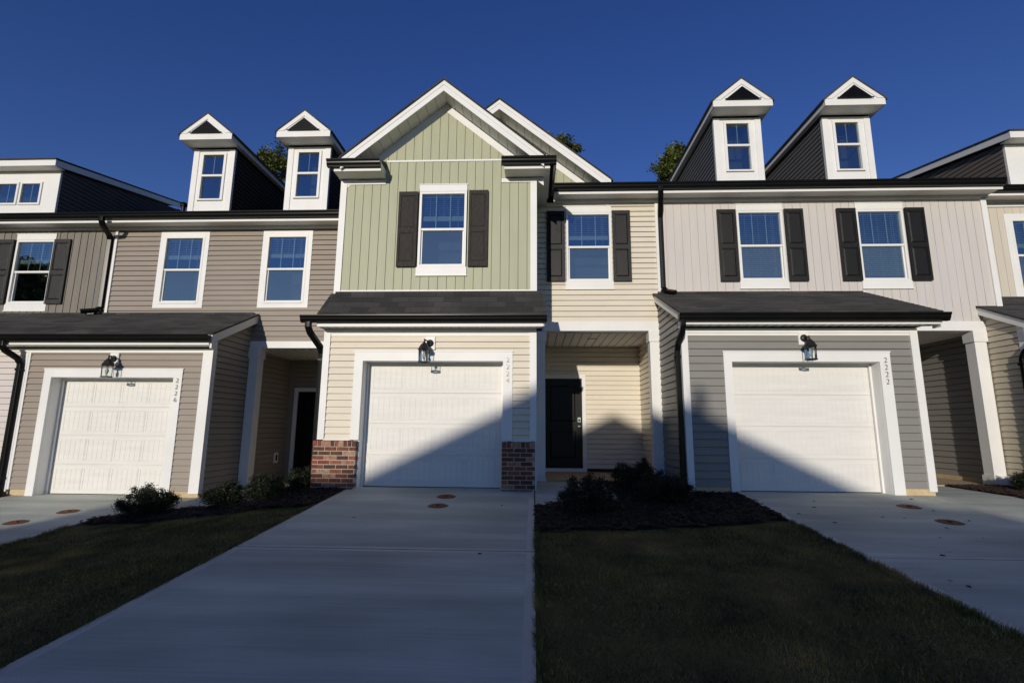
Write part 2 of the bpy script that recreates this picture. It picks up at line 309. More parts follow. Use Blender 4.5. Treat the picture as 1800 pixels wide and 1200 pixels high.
# ------------------------------------------------------------------ building parts
def window(par, x0, x1, z0, z1, y, lites=3, blind='up', casing=.0, head=True, upper=.5, inset=.035, label=None, screen=True):
    """vinyl single-hung window in the wall plane y; outer frame x0..x1,z0..z1"""
    f = MB(); fr = .045; yo = y-.028
    zi0, zi1 = z0+fr, z1-fr; xi0, xi1 = x0+fr, x1-fr; zm = z0+(z1-z0)*upper
    f.box(x0, xi0, yo, y+.1, z0, z1); f.box(xi1, x1, yo, y+.1, z0, z1)
    f.box(xi0, xi1, yo, y+.1, zi1, z1); f.box(xi0, xi1, yo-.01, y+.1, z0, zi0)
    s = .028                                    # lower sash sits deeper
    f.box(xi0, xi1, yo+.02, y+.05, zm-.022, zm+.022)
    f.box(xi0, xi0+s, y+.015, y+.05, zi0, zm-.022); f.box(xi1-s, xi1, y+.015, y+.05, zi0, zm-.022); f.box(xi0+s, xi1-s, y+.015, y+.05, zi0, zi0+s)
    for i in range(1, lites):                   # grilles between the panes of the upper sash
        xm = xi0+(xi1-xi0)*i/lites; f.box(xm-.009, xm+.009, y+.022, y+.028, zm+.022, zi1)
    # dark room behind
    ya, yb = y+.1, y+.75
    f.box(xi0-.25, xi0-.2, ya, yb, z0-.3, z1+.2, 1); f.box(xi1+.2, xi1+.25, ya, yb, z0-.3, z1+.2, 1)
    f.box(xi0-.25, xi1+.25, yb, yb+.05, z0-.3, z1+.2, 1); f.box(xi0-.25, xi1+.25, ya, yb, z1+.2, z1+.25, 1); f.box(xi0-.25, xi1+.25, ya, yb, z0-.35, z0-.3, 1)
    wo = f.build('window', ['white', 'room'], par, label=label)
    g = MB(); g.poly([(xi0, y+.012, zm+.02), (xi1, y+.012, zm+.02), (xi1, y+.012, zi1), (xi0, y+.012, zi1)])
    g.poly([(xi0+s, y+.032, zi0+s), (xi1-s, y+.032, zi0+s), (xi1-s, y+.032, zm-.02), (xi0+s, y+.032, zm-.02)])
    g.build('pane', 'glass', wo)
    if screen:
        g = MB(); g.poly([(xi0+s*.5, y+.02, zi0+s*.5), (xi1-s*.5, y+.02, zi0+s*.5), (xi1-s*.5, y+.02, zm-.02), (xi0+s*.5, y+.02, zm-.02)]); g.build('insect_screen', 'screen', wo)
    if blind:
        b = MB(); zb = zm+(zi1-zm)*(.3+.16*((x0*7.3) % 1)) if blind == 'up' else zi0+.03; z = zi1-.03
        b.box(xi0+.02, xi1-.02, y+.07, y+.11, zi1-.03, zi1+.03)
        if blind == 'up': b.box(xi0+.02, xi1-.02, y+.065, y+.115, zb-.045, zb+.045)
        else: b.box(xi0+.02, xi1-.02, y+.07, y+.11, zb-.03, zb)
        while z > zb+.05:
            b.hexa([(xi0+.02, y+.07, z-.012), (xi1-.02, y+.07, z-.012), (xi1-.02, y+.11, z+.012), (xi0+.02, y+.11, z+.012),
                    (xi0+.02, y+.07, z-.009), (xi1-.02, y+.07, z-.009), (xi1-.02, y+.11, z+.015), (xi0+.02, y+.11, z+.015)])
            z -= .042
        for fx in (.18, .5, .82): b.box(xi0+(xi1-xi0)*fx-.003, xi0+(xi1-xi0)*fx+.003, y+.066, y+.069, zb, zi1)
        b.tube([(xi1-.12, y+.06, zi1-.03), (xi1-.125, y+.06, max(zi0, zb-.28))], .005, 6)
        b.build('blind', 'blind', wo)
    if casing:
        c = MB(); yo2 = y-.022
        c.box(x0-casing, x0, yo2, y+.02, z0-casing, z1+casing); c.box(x1, x1+casing, yo2, y+.02, z0-casing, z1+casing)
        c.box(x0, x1, yo2, y+.02, z1, z1+casing); c.box(x0, x1, yo2, y+.02, z0-casing, z0)
        c.build('casing', 'white', wo)
    elif head:
        c = MB(); c.box(x0-.005, x1+.005, y-.035, y+.02, z1, z1+.155); c.box(x0-.015, x1+.015, y-.043, y-.036, z1+.135, z1+.15)
        c.build('window_head', 'white', wo); c = MB(); c.box(x0-.02, x1+.02, y-.035, y+.02, z0-.17, z0); c.box(x0-.03, x1+.03, y-.045, y-.036, z0-.17, z0-.155)
        c.build('window_apron', 'white', wo)
    return wo
def shutter(par, x0, x1, z0, z1, y, m='shut', split=.48):
    b = MB(); yb, yf = y-.018, y-.04; e = .045; zm = z0+(z1-z0)*split
    b.box(x0, x1, yf, yb, z0, z1)
    for a, c in ((x0, x0+e), (x1-e, x1)): b.box(a, c, yf-.014, yf-.0005, z0, z1)
    for a, c in ((z0, z0+.09), (zm-.045, zm+.045), (z1-.08, z1)): b.box(x0+e, x1-e, yf-.0135, yf-.0005, a, c)
    for a, c in ((z0+.09, zm-.045), (zm+.045, z1-.08)): frustum(b, x0+e+.012, x1-e-.012, a+.012, c-.012, yf-.0005, .011, .022)
    return b.build('shutter', m, par)
GP = [(0, 0), (.07, 0), (.075, .02), (.098, .06), (.102, .085), (.118, .1), (.125, .12), (.125, .135), (.112, .135), (.112, .12), (0, .12)]
def gutter(par, x0, x1, yb, z0, m='black', side=None, sc_=1.0):
    """K-style gutter against a fascia at y=yb (outer face towards -y), bottom z0"""
    b = MB(); b.prism([(yb-d*sc_, z0+h*sc_) for d, h in GP], x0, x1)
    return b.build('gutter', m, par)
def downspout(par, pts, w=.052, d=.04, m='black'):
    b = MB()
    P = [Vector(p) for p in pts]; q = [P[0]]
    for i in range(1, len(P)-1):                # soften the elbows
        a, c = (P[i-1]-P[i]), (P[i+1]-P[i]); q += [P[i]+a.normalized()*min(.07, a.length*.4), P[i]+c.normalized()*min(.07, c.length*.4)]
    q.append(P[-1]); b.tube(q, .04, 16, sq=(w, d))
    for z in (P[-1].z+(P[-2].z-P[-1].z)*.93, P[-1].z+(P[-2].z-P[-1].z)*.12):
        p = P[-2]; b.box(p.x-w-.004, p.x+w+.004, p.y-d-.004, p.y+d+.02, z-.02, z+.02)
    return b.build('downspout', m, par)
def garage_door(par, x0, x1, z0, z1, y):
    b = MB(); n = 4; h = (z1-z0)/n
    b.box(x0, x1, y+.01, y+.045, z0, z1)
    for i in range(n):
        a, c = z0+i*h+.0025, z0+(i+1)*h-.0025; b.box(x0, x1, y, y+.0095, a, c)
        b.box(x0, x1, y-.004, y-.0005, a, a+.012); b.box(x0, x1, y-.004, y-.0005, c-.012, c)
        pw = (x1-x0-.16)/4
        for k in range(4):
            px = x0+.08+k*pw+.035; qx = px+pw-.07; u, v = a+.075, c-.085; bw = (qx-px)/5
            b.box(px-.018, qx+.018, y-.005, y-.0005, v+.008, v+.018); b.box(px-.018, qx+.018, y-.005, y-.0005, u-.018, u-.008)
            b.box(px-.018, px-.008, y-.005, y-.0005, u-.008, v+.008); b.box(qx+.008, qx+.018, y-.005, y-.0005, u-.008, v+.008)
            for j in range(5): frustum(b, px+j*bw+.0015, px+(j+1)*bw-.0015, u, v, y-.0005, .0028, .002)
    b.box(x0, x1, y-.002, y+.03, z0-.02, z0-.0005, 1)
    return b.build('garage_door', ['gdoor', 'black'], par)
def garage_casing(par, ox0, ox1, oz, cx0, cx1, cz, z0, y, jd=.25, zl=None, zr=None):
    """white surround (cx..) round the opening (ox..), with deep jambs"""
    b = MB(); zl = z0 if zl is None else zl; zr = z0 if zr is None else zr
    b.box(cx0, ox0, y-.03, y+.015, zl, oz); b.box(ox1, cx1, y-.03, y+.015, zr, oz); b.box(cx0, cx1, y-.031, y+.015, oz, cz)
    b.box(cx0-.012, cx1+.012, y-.038, y-.0315, cz-.012, cz+.012)
    b.box(ox0-.1, ox0+.002, y+.015, y+jd, z0, oz+.05); b.box(ox1-.002, ox1+.1, y+.015, y+jd, z0, oz+.05); b.box(ox0+.002, ox1-.002, y+.015, y+jd, oz-.002, oz+.05)
    b.box(ox0+.0025, ox0+.035, y+jd-.05, y+jd-.012, z0, oz-.035); b.box(ox1-.035, ox1-.0025, y+jd-.05, y+jd-.012, z0, oz-.035); b.box(ox0+.0025, ox1-.0025, y+jd-.05, y+jd-.012, oz-.035, oz-.0025)
    return b.build('garage_casing', 'white', par)
def number(par, txt, x, z1, y, step=.12, size=.125):
    b = MB()
    for i, ch in enumerate(txt):
        cu = bpy.data.curves.new('digit', 'FONT'); cu.body = ch; cu.size = size; cu.extrude = .006; cu.offset = -.003; cu.align_x = 'CENTER'; cu.resolution_u = 3
        to = bpy.data.objects.new('digit', cu); me = bpy.data.meshes.new_from_object(to)
        k = len(b.v)
        for v in me.vertices: b.v.append((x+v.co.x, y-.012-v.co.z, z1-i*step-size*.7+v.co.y))
        for p in me.polygons: b.f.append(tuple(k+j for j in p.vertices)); b.m.append(0)
        bpy.data.objects.remove(to); bpy.data.meshes.remove(me)
    return b.build('house_number', 'numeral', par)
def lean_roof(par, x0, x1, yf, zf, yw, zw, wall=None, left_rake=None, right_rake=None, th=.03):
    """shingled lean-to roof slab with rakes; yf,zf eave edge; yw,zw at wall"""
    b = MB(); s = (zw-zf)/(yw-yf)
    rows = max(3, int((yw-yf)/.12)); 
    for i in range(rows):                      # overlapping shingle courses
        a, c = yf+(yw-yf)*i/rows, yf+(yw-yf)*(i+1)/rows; za, zc = zf+(a-yf)*s, zf+(c-yf)*s
        b.prism([(a, za-th), (c, zc-th), (c, zc), (a, za+.008)], x0, x1)
    xa, xb = (x0+.13 if left_rake else x0+.05), (x1-.16 if right_rake else x1-.05)
    b.prism([(yf+.03, zf-th-.012-.16), (yw, zf-th-.172), (yw, zw-th-.012), (yf+.03, zf-th-.012+.03*s)], xa, xb)
    for p, q in ((x0+.045, xa), (xb, x1-.03)):
        if q-p > .03: b.prism([(yf+.03, zf-th-.03+.03*s), (yw, zw-th-.03), (yw, zw-th-.011), (yf+.03, zf-th-.011+.03*s)], p, q, mi=1)
    b.box(x0+.1, x1-.1, yw-.06, yw-.045, zw-.05, zw+.02)
    o = b.build('garage_roof', ['shingle', 'soffit'], par)
    for r in (left_rake, right_rake):
        if r:
            x, w_, hgt = r; q = MB()
            q.prism([(yf+.02, zf-th-hgt+(.02)*s), (yw, zw-th-hgt), (yw, zw-th), (yf+.02, zf-th+.02*s)], x, x+w_, mi=0)
            q.prism([(yf+.02, zf-th-hgt-.075), (yf+.2, zf-th-hgt-.075), (yf+.2, zf-th-hgt+.18*s-.0005), (yf+.02, zf-th-hgt-.0005+.02*s)], x, x+w_)
            q.build('rake_board', 'white', par)
    return o
def dormer(par, x0, x1, y, zs, side, zroof, slope=.78, vw=True):
    """gabled dormer: white face x0..x1 at y, soffit height zs, charcoal cheeks running back"""
    xc = (x0+x1)/2; yb = y+4.3; zb = zs-1.75
    d = MB(); holes = [(xc-.33, xc+.33, zs-1.42, zs-.06)]
    for a, c, e, f in ((x0, xc-.33, zb, zs), (xc+.33, x1, zb, zs), (xc-.33, xc+.33, zb, zs-1.42), (xc-.33, xc+.33, zs-.09, zs)): d.box(a, c, y, y+.06, e, f)
    for a in (x0, x1-.13): d.box(a-(.012 if a == x0 else 0), a+.13+(.012 if a != x0 else 0), y-.02, y+.065, zb, zs-.001)
    d.box(x0+.13, x1-.13, y-.015, y-.0005, zs-.05, zs-.001)
    do = d.build('dormer', 'white', par)
    s = MB(); siding(s, '-x', x0, y+.05, yb, zb, zs, .115); siding(s, '+x', x1, y+.05, yb, zb, zs, .115)
    s.build('dormer_siding', side, do)
    ov, oh = .14, .42                                    # side overhang, front overhang
    zt = zs+.05; e0, e1 = x0-ov, x1+ov; bw = .19; half = (e1-e0)/2; za = zt+bw+half*slope
    r = MB()                                             # roof shell
    for sg in (-1, 1):
        xe = xc+sg*(half+.045); ze = zt+bw-.01-.035*slope
        p = [(xe, ze), (xc, za+.022), (xc, za-.022), (xe-sg*.01, ze-.044)]
        if sg > 0: p = p[::-1]
        r.prism(p, y-oh-.02, yb+.6, 'y')
    r.build('dormer_roof', 'shingle', do)
    t = MB()                                             # pediment, fascia, soffit
    t.box(e0, e1, y-oh, y-oh+.03, zt-.005, zt+bw-.03)
    t.prism([(e0+.02, zt+bw-.03), (e1-.02, zt+bw-.03), (xc, za-.035)], y-oh+.005, y-oh+.03, 'y')
    for sg in (-1, 1):                                   # raking boards
        o_ = [(xc+sg*half, zt+bw-.03), (xc, za-.025), (xc, za-.16), (xc+sg*(half-.17), zt+bw-.03)]
        if sg < 0: o_ = o_[::-1]
        t.prism(o_, y-oh-.012, y-oh+.0045, 'y')
    t.box(e0+.015, e1-.015, y-oh+.031, y-.0205, zt-.004, zt+.02, 1)
    for a in (e0, e1-.025): t.box(a, a+.025, y-oh+.031, yb+.3, zt-.004, zt+bw-.04)
    t.box(e0+.026, x0-.013, y-.02, yb, zt-.003, zt+.02, 1); t.box(x1+.013, e1-.026, y-.02, yb, zt-.003, zt+.02, 1)
    t.build('dormer_pediment', ['white', 'soffit'], do)
    v = MB(); vh = .33*(za-zt-bw)/.62; v.prism([(xc-.4*.98, zt+bw-.015), (xc+.4*.98, zt+bw-.015), (xc, zt+bw+.31)], y-oh-.03, y-oh-.0125, 'y')
    v.box(xc-.42, xc+.42, y-oh-.045, y-oh-.0305, zt+bw-.035, zt+bw-.012)
    for i in range(5):
        h = .04+i*.045; ww = .36*(1-(h+.03)/.32)
        if ww > .03: v.box(xc-ww, xc+ww, y-oh-.036, y-oh-.0305, zt+bw-.01+h, zt+bw+.002+h)
    v.build('gable_vent', 'black', do)
    f = MB(); wx0, wx1, wz0, wz1 = xc-.31, xc+.31, zs-1.40, zs-.11; zm = (wz0+wz1)/2+.03
    for a, c, e, g_ in ((wx0-.02, wx0+.04, wz0, wz1), (wx1-.04, wx1+.02, wz0, wz1), (wx0+.04, wx1-.04, wz1-.04, wz1), (wx0+.04, wx1-.04, wz0, wz0+.04), (wx0+.04, wx1-.04, zm-.025, zm+.025)):
        f.box(a, c, y-.03, y+.06, e, g_)
    f.box(xc-.01, xc+.01, y+.02, y+.026, zm+.025, wz1-.04)
    f.box(wx0+.04, wx1-.04, y+.5, y+.52, wz0-.2, wz1+.2, 1)
    for a in (wx0+.02, wx1-.04): f.box(a, a+.02, y+.061, y+.5, wz0-.2, wz1, 1)
    f.build('window_frame', ['white', 'room'], do)
    g = MB(); g.poly([(wx0+.04, y+.01, zm+.02), (wx1-.04, y+.01, zm+.02), (wx1-.04, y+.01, wz1-.03), (wx0+.04, y+.01, wz1-.03)])
    g.poly([(wx0+.04, y+.03, wz0+.03), (wx1-.04, y+.03, wz0+.03), (wx1-.04, y+.03, zm-.02), (wx0+.04, y+.03, zm-.02)])
    g.build('pane', 'glass', do)
    return do
def column(par, x0, x1, y0, y1, z0, z1, cap=.22, base=.2):
    b = MB(); b.box(x0, x1, y0, y1, z0, z1); e = .022
    b.box(x0-e, x1+e, y0-e, y1+e, z1-cap, z1-.001); b.box(x0-e, x1+e, y0-e, y1+e, z0-.001, z0+base)
    return b.build('porch_column', 'white', par)
def entry_door(par, x0, x1, z0, z1, y, handle_right=True, show=True):
    c = MB(); w_ = .09
    c.box(x0-w_, x0, y-.03, y+.06, z0-.1, z1+w_); c.box(x1, x1+w_, y-.03, y+.06, z0-.1, z1+w_); c.box(x0, x1, y-.03, y+.06, z1, z1+w_)
    c.box(x0, x1, y-.04, y+.06, z0-.1, z0, 0); c.build('door_casing', 'white', par)
    d = MB(); d.box(x0, x1, y+.01, y+.05, z0, z1)
    for a, e in ((z0+.2, z0+(z1-z0)*.42), (z0+(z1-z0)*.5, z1-.14)):
        for p, q, r_, s in ((x0+.13, x1-.13, a-.02, a), (x0+.13, x1-.13, e, e+.02), (x0+.11, x0+.13, a-.02, e+.02), (x1-.13, x1-.11, a-.02, e+.02)): d.box(p, q, y, y+.0095, r_, s)
        frustum(d, x0+.16, x1-.16, a+.03, e-.03, y+.0095, .012, .03)
    do = d.build('door', 'doorb', par)
    h = MB(); hx = x1-.075 if handle_right else x0+.075; hz = z0+(z1-z0)*.46
    h.box(hx-.035, hx+.035, y-.02, y+.0095, hz+.1, hz+.21); h.box(hx-.02, hx+.02, y-.022, y-.0205, hz+.12, hz+.17, 1)
    h.build('deadbolt', ['metal', 'black'], do); h = MB(); h.tube([(hx, y+.0095, hz), (hx, y-.015, hz)], [.032, .03], 14); h.tube([(hx, y-.015, hz), (hx, y-.035, hz), (hx, y-.05, hz), (hx, y-.075, hz), (hx, y-.085, hz)], [.013, .013, .028, .03, .015], 14)
    h.build('door_handle', ['metal', 'black'], do, smooth=False); return do
def gable_front(par, xc, y_wall, y_front, apex, foot_l, foot_r, slope, y_back, zw_foot, mt='green', start=0, holes=(), th=.06):
    """front gable. apex = z of shingle top; foot_l/r = x of roof edge at the eaves"""
    r = MB()
    for sg, fx in ((-1, foot_l), (1, foot_r)):
        L = abs(fx-xc); ze = apex-L*slope
        p = [(fx, ze), (xc, apex), (xc, apex-.035), (fx, ze-.035)]
        if sg > 0: p = p[::-1]
        r.prism(p, y_front-.025, y_back, 'y')
    r.build('gable_roof', 'shingle', par)
    t = MB(); a = apex-.036
    for sg, fx in ((-1, foot_l), (1, foot_r)):
        L = abs(fx-xc)-.04; ze = a-L*slope; x = xc+sg*L
        for (t0, t1, yy) in ((0, .09, 0), (.091, .215, .008)):       # two-step rake board
            p = [(x, ze-t0), (xc, a-t0), (xc, a-t1), (x, ze-t1)]
            if sg > 0: p = p[::-1]
            t.prism(p, y_front+yy, y_front+.03+yy, 'y')
        p = [(x, ze-.19), (xc, a-.19), (xc, a-.205), (x, ze-.205)]     # soffit
        if sg > 0: p = p[::-1]
        t.prism(p, y_front+.039, y_wall-.021, 'y', 1)
        p = [(x-sg*.0, ze-.206), (xc, a-.206), (xc, a-.39), (x-sg*.0, ze-.39)]    # frieze on the wall
        if sg > 0: p = p[::-1]
        t.prism(p, y_wall-.02, y_wall+.012, 'y')
        n = int(L/.17)                                               # soffit panel grooves
        for i in range(1, n):
            xx = xc+sg*L*i/n; zz = a-L*i/n*slope-.2045
            t.box(xx-.002, xx+.002, y_front+.04, y_wall-.03, zz-.005, zz-.002, 2)
    t.build('rake_board', ['white', 'soffit', 'lampb'], par)
    return a

# ================================================================== GROUND
def gk(x):
    k = min(max((-3.3-x)/3.0, 0), 1); return k*k*(3-2*k)
def gz(x, y):
    k = gk(x); yy = min(y, 8.7+.57*k)
    return .07*(max(yy, -2.)-8.7)-.31*k
def sheet(name, mtl, xs, ys, fn, th=.1, **kw):
    b = MB(); nx, ny = len(xs), len(ys)
    for y in ys:
        for x in xs: b.v.append((x, y, fn(x, y)))
    for j in range(ny-1):
        for i in range(nx-1): k = j*nx+i; b.f.append((k, k+1, k+nx+1, k+nx)); b.m.append(1 if isinstance(mtl, list) and (i in (0, nx-2) or ys[j+1]-ys[j] < .07) else 0)
    if th:
        k0 = len(b.v)
        for y in ys:
            for x in xs: b.v.append((x, y, fn(x, y)-th))
        for j in range(ny-1):
            for i in (0, nx-1): k = j*nx+i; b.f.append((k, k+nx, k0+k+nx, k0+k)); b.m.append(0)
        for i in range(nx-1):
            for j in (0, ny-1): k = j*nx+i; b.f.append((k, k+1, k0+k+1, k0+k)); b.m.append(0)
    return b.build(name, mtl, **kw)
L = np.linspace
def lawn_z(x, y): return gz(x, y)-.022+.012*math.sin(x*1.7+y)*math.sin(y*2.1-x*.6)
xs = np.concatenate([[-400, -200, -90, -50, -30, -20, -14], L(-11, 11, 67), [14, 20, 30, 50, 90, 200, 400]])
ys = np.concatenate([[-400, -200, -90, -50, -35, -25, -18, -12, -8, -5, -3.5], L(-2.5, 9.5, 49), [10.5, 12, 16, 25, 50, 100, 200, 400]])
sheet('lawn', 'soil', xs, ys, lambda x, y: lawn_z(x, y)-(.06 if y > 9.6 else 0), th=0, kind='structure')
def slab(name, x0, x1, y0, y1, dz=0, mtl='conc', x1b=None, nx=2):
    return sheet(name, [mtl, 'edge'], np.concatenate([[x0], L(x0+.085, x1-.085, nx), [x1]]), np.unique(np.concatenate([L(y0, y1, max(2, int((y1-y0)/.4)+1)), [v for v in (8.7, 9.27, y0+.06, y1-.06) if y0 < v < y1]])), lambda x, y: gz(x, y)+dz, th=.12, kind='structure')
D0 = slab('driveway', -3.12, .018, 5.482, 8.98); D1 = slab('driveway', -3.12, .018, 2.0, 5.458); slab('driveway', -3.12, .018, -2, 1.984)
slab('driveway', 3.32, 6.33, 5.482, 8.98); slab('driveway', 3.32, 6.33, 2.0, 5.458); slab('driveway', 3.32, 6.33, -2, 1.984)
slab('driveway', -9.6, -6.63, 5.9, 9.55, nx=9); slab('driveway', -9.6, -6.63, -2, 5.886, nx=9)
sheet('pavement', 'conc', L(-40, 40, 3), L(-3.6, -2.01, 2), lambda x, y: -.745, kind='structure')
sheet('road', 'asph', L(-200, 200, 5), L(-12, -3.9, 2), lambda x, y: -.87, kind='structure')
def polyslab(name, pts, mtl, dz=.0, th=.12, sub=None, **kw):
    b = MB(); n = len(pts); g = sorted({min(p[0] for p in pts)+.35*i for i in range(40)}); h = sorted({min(p[1] for p in pts)+.35*i for i in range(40)} | {8.7, 9.27})
    for x0, x1 in zip(g, g[1:]):
        for y0, y1 in zip(h, h[1:]):
            q = clip(list(pts), [(-1, 0, -x0), (1, 0, x1), (0, -1, -y0), (0, 1, y1)])
            if len(q) > 2: b.poly([(x, y, gz(x, y)+dz) for x, y in q])
    for i in range(n):
        p, q = pts[i], pts[(i+1) % n]
        for k in range(6):
            u = [(p[0]+(q[0]-p[0])*t, p[1]+(q[1]-p[1])*t) for t in (k/6, (k+1)/6)]
            b.poly([(*u[0], gz(*u[0])+dz-th), (*u[1], gz(*u[1])+dz-th), (*u[1], gz(*u[1])+dz), (*u[0], gz(*u[0])+dz)])
    return b.build(name, mtl, **kw)
polyslab('walkway', [(.035, 7.55), (.5, 7.9), (1.3, 7.95), (1.3, 10.18), (.035, 10.18)], 'conc', -.003, kind='structure')
polyslab('walkway', [(-6.615, 7.75), (-6.2, 8.25), (-5.4, 8.2), (-4.5, 8.0), (-4.2, 8.3), (-4.4, 9.1), (-4.4, 10.4), (-6.04, 10.4), (-6.04, 9.3), (-6.615, 9.27)], 'conc', .0, kind='structure')
polyslab('walkway', [(6.345, 7.1), (6.6, 7.25), (7.65, 8.45), (7.75, 10.18), (6.5, 10.18), (6.345, 8.7)], 'conc', -.003, kind='structure')
polyslab('porch_floor', [(.06, 10.19), (2.56, 10.19), (2.56, 12.2), (.06, 12.2)], 'porch', .02, th=.2, kind='structure')
polyslab('porch_floor', [(6.49, 10.19), (8.94, 10.19), (8.94, 12.2), (6.49, 12.2)], 'porch', .02, th=.2, kind='structure')
sheet('porch_floor', 'porch', L(-6.06, -3.72, 2), L(10.41, 12.4, 2), lambda x, y: -.22, th=.2, kind='structure')

# mulch beds: lumpy mats with loose chips
def inpoly(x, y, P):
    c = False; j = len(P)-1
    for i in range(len(P)):
        if (P[i][1] > y) != (P[j][1] > y) and x < (P[j][0]-P[i][0])*(y-P[i][1])/(P[j][1]-P[i][1])+P[i][0]: c = not c
        j = i
    return c
BEDS = [[(.03, 6.26), (.56, 6.33), (1.11, 6.38), (1.83, 6.55), (2.57, 6.72), (3.1, 6.92), (3.3, 7.0), (3.31, 8.62), (2.62, 8.66), (2.56, 10.18), (1.31, 10.18), (1.31, 7.94), (.5, 7.88), (.03, 7.52)],
        [(-6.62, 7.42), (-6.3, 7.48), (-5.85, 7.48), (-5.14, 7.28), (-4.47, 7.12), (-3.94, 7.19), (-3.52, 7.32), (-3.14, 7.42), (-3.14, 8.58), (-3.76, 8.62), (-3.76, 10.4), (-4.38, 10.4), (-4.38, 9.1), (-4.18, 8.3), (-4.5, 7.98), (-5.4, 8.18), (-6.2, 8.22), (-6.6, 7.74)],
        [(7.68, 8.45), (7.78, 10.18), (8.72, 10.2), (8.95, 9.5), (13, 9.45), (13, 8.3), (8.6, 8.2)], [(6.36, 6.3), (6.36, 7.05), (6.62, 7.22), (8.5, 7.1), (8.5, 6.3)],
        [(-9.62, 8.6), (-9.62, 9.24), (-12, 9.24), (-12, 8.6)]]
def mulch_bed(P):
    x0, x1 = min(p[0] for p in P), max(p[0] for p in P); y0, y1 = min(p[1] for p in P), max(p[1] for p in P)
    b = MB(); st = .1; nx, ny = int((x1-x0)/st)+2, int((y1-y0)/st)+2; idx = {}
    def vid(i, j):
        if (i, j) not in idx:
            x, y = x0+i*st, y0+j*st; idx[(i, j)] = len(b.v)
            b.v.append((x+random.uniform(-.03, .03), y+random.uniform(-.03, .03), gz(x, y)-.005+random.uniform(0, .028)))
        return idx[(i, j)]
    for i in range(nx-1):
        for j in range(ny-1):
            if inpoly(x0+(i+.5)*st, y0+(j+.5)*st, P): b.f.append((vid(i, j), vid(i+1, j), vid(i+1, j+1), vid(i, j+1))); b.m.append(0)
    n = int((x1-x0)*(y1-y0)*650)
    for _ in range(n):
        x, y = random.uniform(x0, x1), random.uniform(y0, y1)
        if not inpoly(x, y, P): continue
        a = random.uniform(0, math.pi); l_, w_ = random.uniform(.015, .05), random.uniform(.005, .012); z = gz(x, y)+random.uniform(.01, .035); t = random.uniform(-.4, .4)
        dx, dy = math.cos(a)*l_, math.sin(a)*l_; ex, ey = -math.sin(a)*w_, math.cos(a)*w_
        b.hexa([(x-dx-ex, y-dy-ey, z-t*l_), (x+dx-ex, y+dy-ey, z+t*l_), (x+dx+ex, y+dy+ey, z+t*l_), (x-dx+ex, y-dy+ey, z-t*l_),
                (x-dx-ex, y-dy-ey, z-t*l_+.006), (x+dx-ex, y+dy-ey, z+t*l_+.006), (x+dx+ex, y+dy+ey, z+t*l_+.006), (x-dx+ex, y-dy+ey, z-t*l_+.006)], 1)
    b.build('mulch_bed', ['mulch', 'mulchc'], kind='stuff')
for P in BEDS: mulch_bed(P)

# grass blades (one object nobody could count)
def grass():
    regs = [(.0, 7.0, 1.2, 7.3, 230000), (-8, -3.1, 1.5, 7.6, 170000)]; V = []
    for x0, x1, y0, y1, n in regs:
        x = rng.uniform(x0, x1, n); y = rng.uniform(y0, y1, n); keep = np.ones(n, bool)
        if x0 > -1: keep &= (x < 3.35) & (y < 6.3+.06*x*x+.04*np.sin(x*9)) & (np.abs(x) < y*1.3+.3)
        else: keep &= (x > -6.67) & (y < 7.35+.07*np.sin(x*7)) & (np.abs(x) < y*1.25+.3)
        x, y = x[keep], y[keep]; z = np.array([lawn_z(a, c) for a, c in zip(x, y)])
        V.append((x, y, z))
    x = np.concatenate([v[0] for v in V]); y = np.concatenate([v[1] for v in V]); z = np.concatenate([v[2] for v in V]); n = len(x)
    patch = .5+.5*np.sin(x*2.3+1.3*np.sin(y*1.9))*np.sin(y*2.7+x*.8)
    h = rng.uniform(.014, .042, n)*(.6+.6*patch); a = rng.uniform(0, 6.283, n); w_ = rng.uniform(.002, .004, n); ln = rng.uniform(-.03, .03, (n, 2))
    # straggling fringe leaning over the slab edges
    fr = []
    for xe, sg, ya, yb in ((.02, -1, 1.6, 6.3), (-3.12, 1, 1.6, 7.4), (3.32, 1, 3.0, 6.9), (-6.63, -1, 3.0, 7.3)):
        k = 5200; yy = rng.uniform(ya, yb, k); yy = yy[(np.sin(yy*9)+np.sin(yy*23)*.7+rng.normal(0, .9, k)) > -.3]; xx = xe-sg*np.abs(rng.normal(0, .035, len(yy))); fr.append((xx, yy, -sg*0+sg*rng.uniform(-.01, .05, len(yy))))
    fx, fy, fl = (np.concatenate([f[i] for f in fr]) for i in range(3)); fz = np.array([gz(a, c)-.015 for a, c in zip(fx, fy)]); k = len(fx)
    x, y, z = np.concatenate([x, fx]), np.concatenate([y, fy]), np.concatenate([z, fz]); h = np.concatenate([h, rng.uniform(.025, .065, k)]); a = np.concatenate([a, rng.uniform(0, 6.283, k)])
    w_ = np.concatenate([w_, rng.uniform(.002, .004, k)]); ln = np.concatenate([ln, np.stack([fl, rng.uniform(-.03, .03, k)], 1)]); n = len(x)
    v = np.empty((n, 3, 3)); v[:, 0] = np.stack([x-np.cos(a)*w_, y-np.sin(a)*w_, z-.005], 1); v[:, 1] = np.stack([x+np.cos(a)*w_, y+np.sin(a)*w_, z-.005], 1)
    v[:, 2] = np.stack([x+ln[:, 0], y+ln[:, 1], z+h], 1)
    me = bpy.data.meshes.new('grass'); me.vertices.add(n*3); me.vertices.foreach_set('co', v.reshape(-1)); me.loops.add(n*3)
    me.loops.foreach_set('vertex_index', np.arange(n*3, dtype=np.int32)); me.polygons.add(n); me.polygons.foreach_set('loop_start', np.arange(0, n*3, 3, dtype=np.int32))
    me.update(calc_edges=True); me.materials.append(M['grass']); o = bpy.data.objects.new('grass', me); C.objects.link(o); tag(o, kind='stuff')
grass()

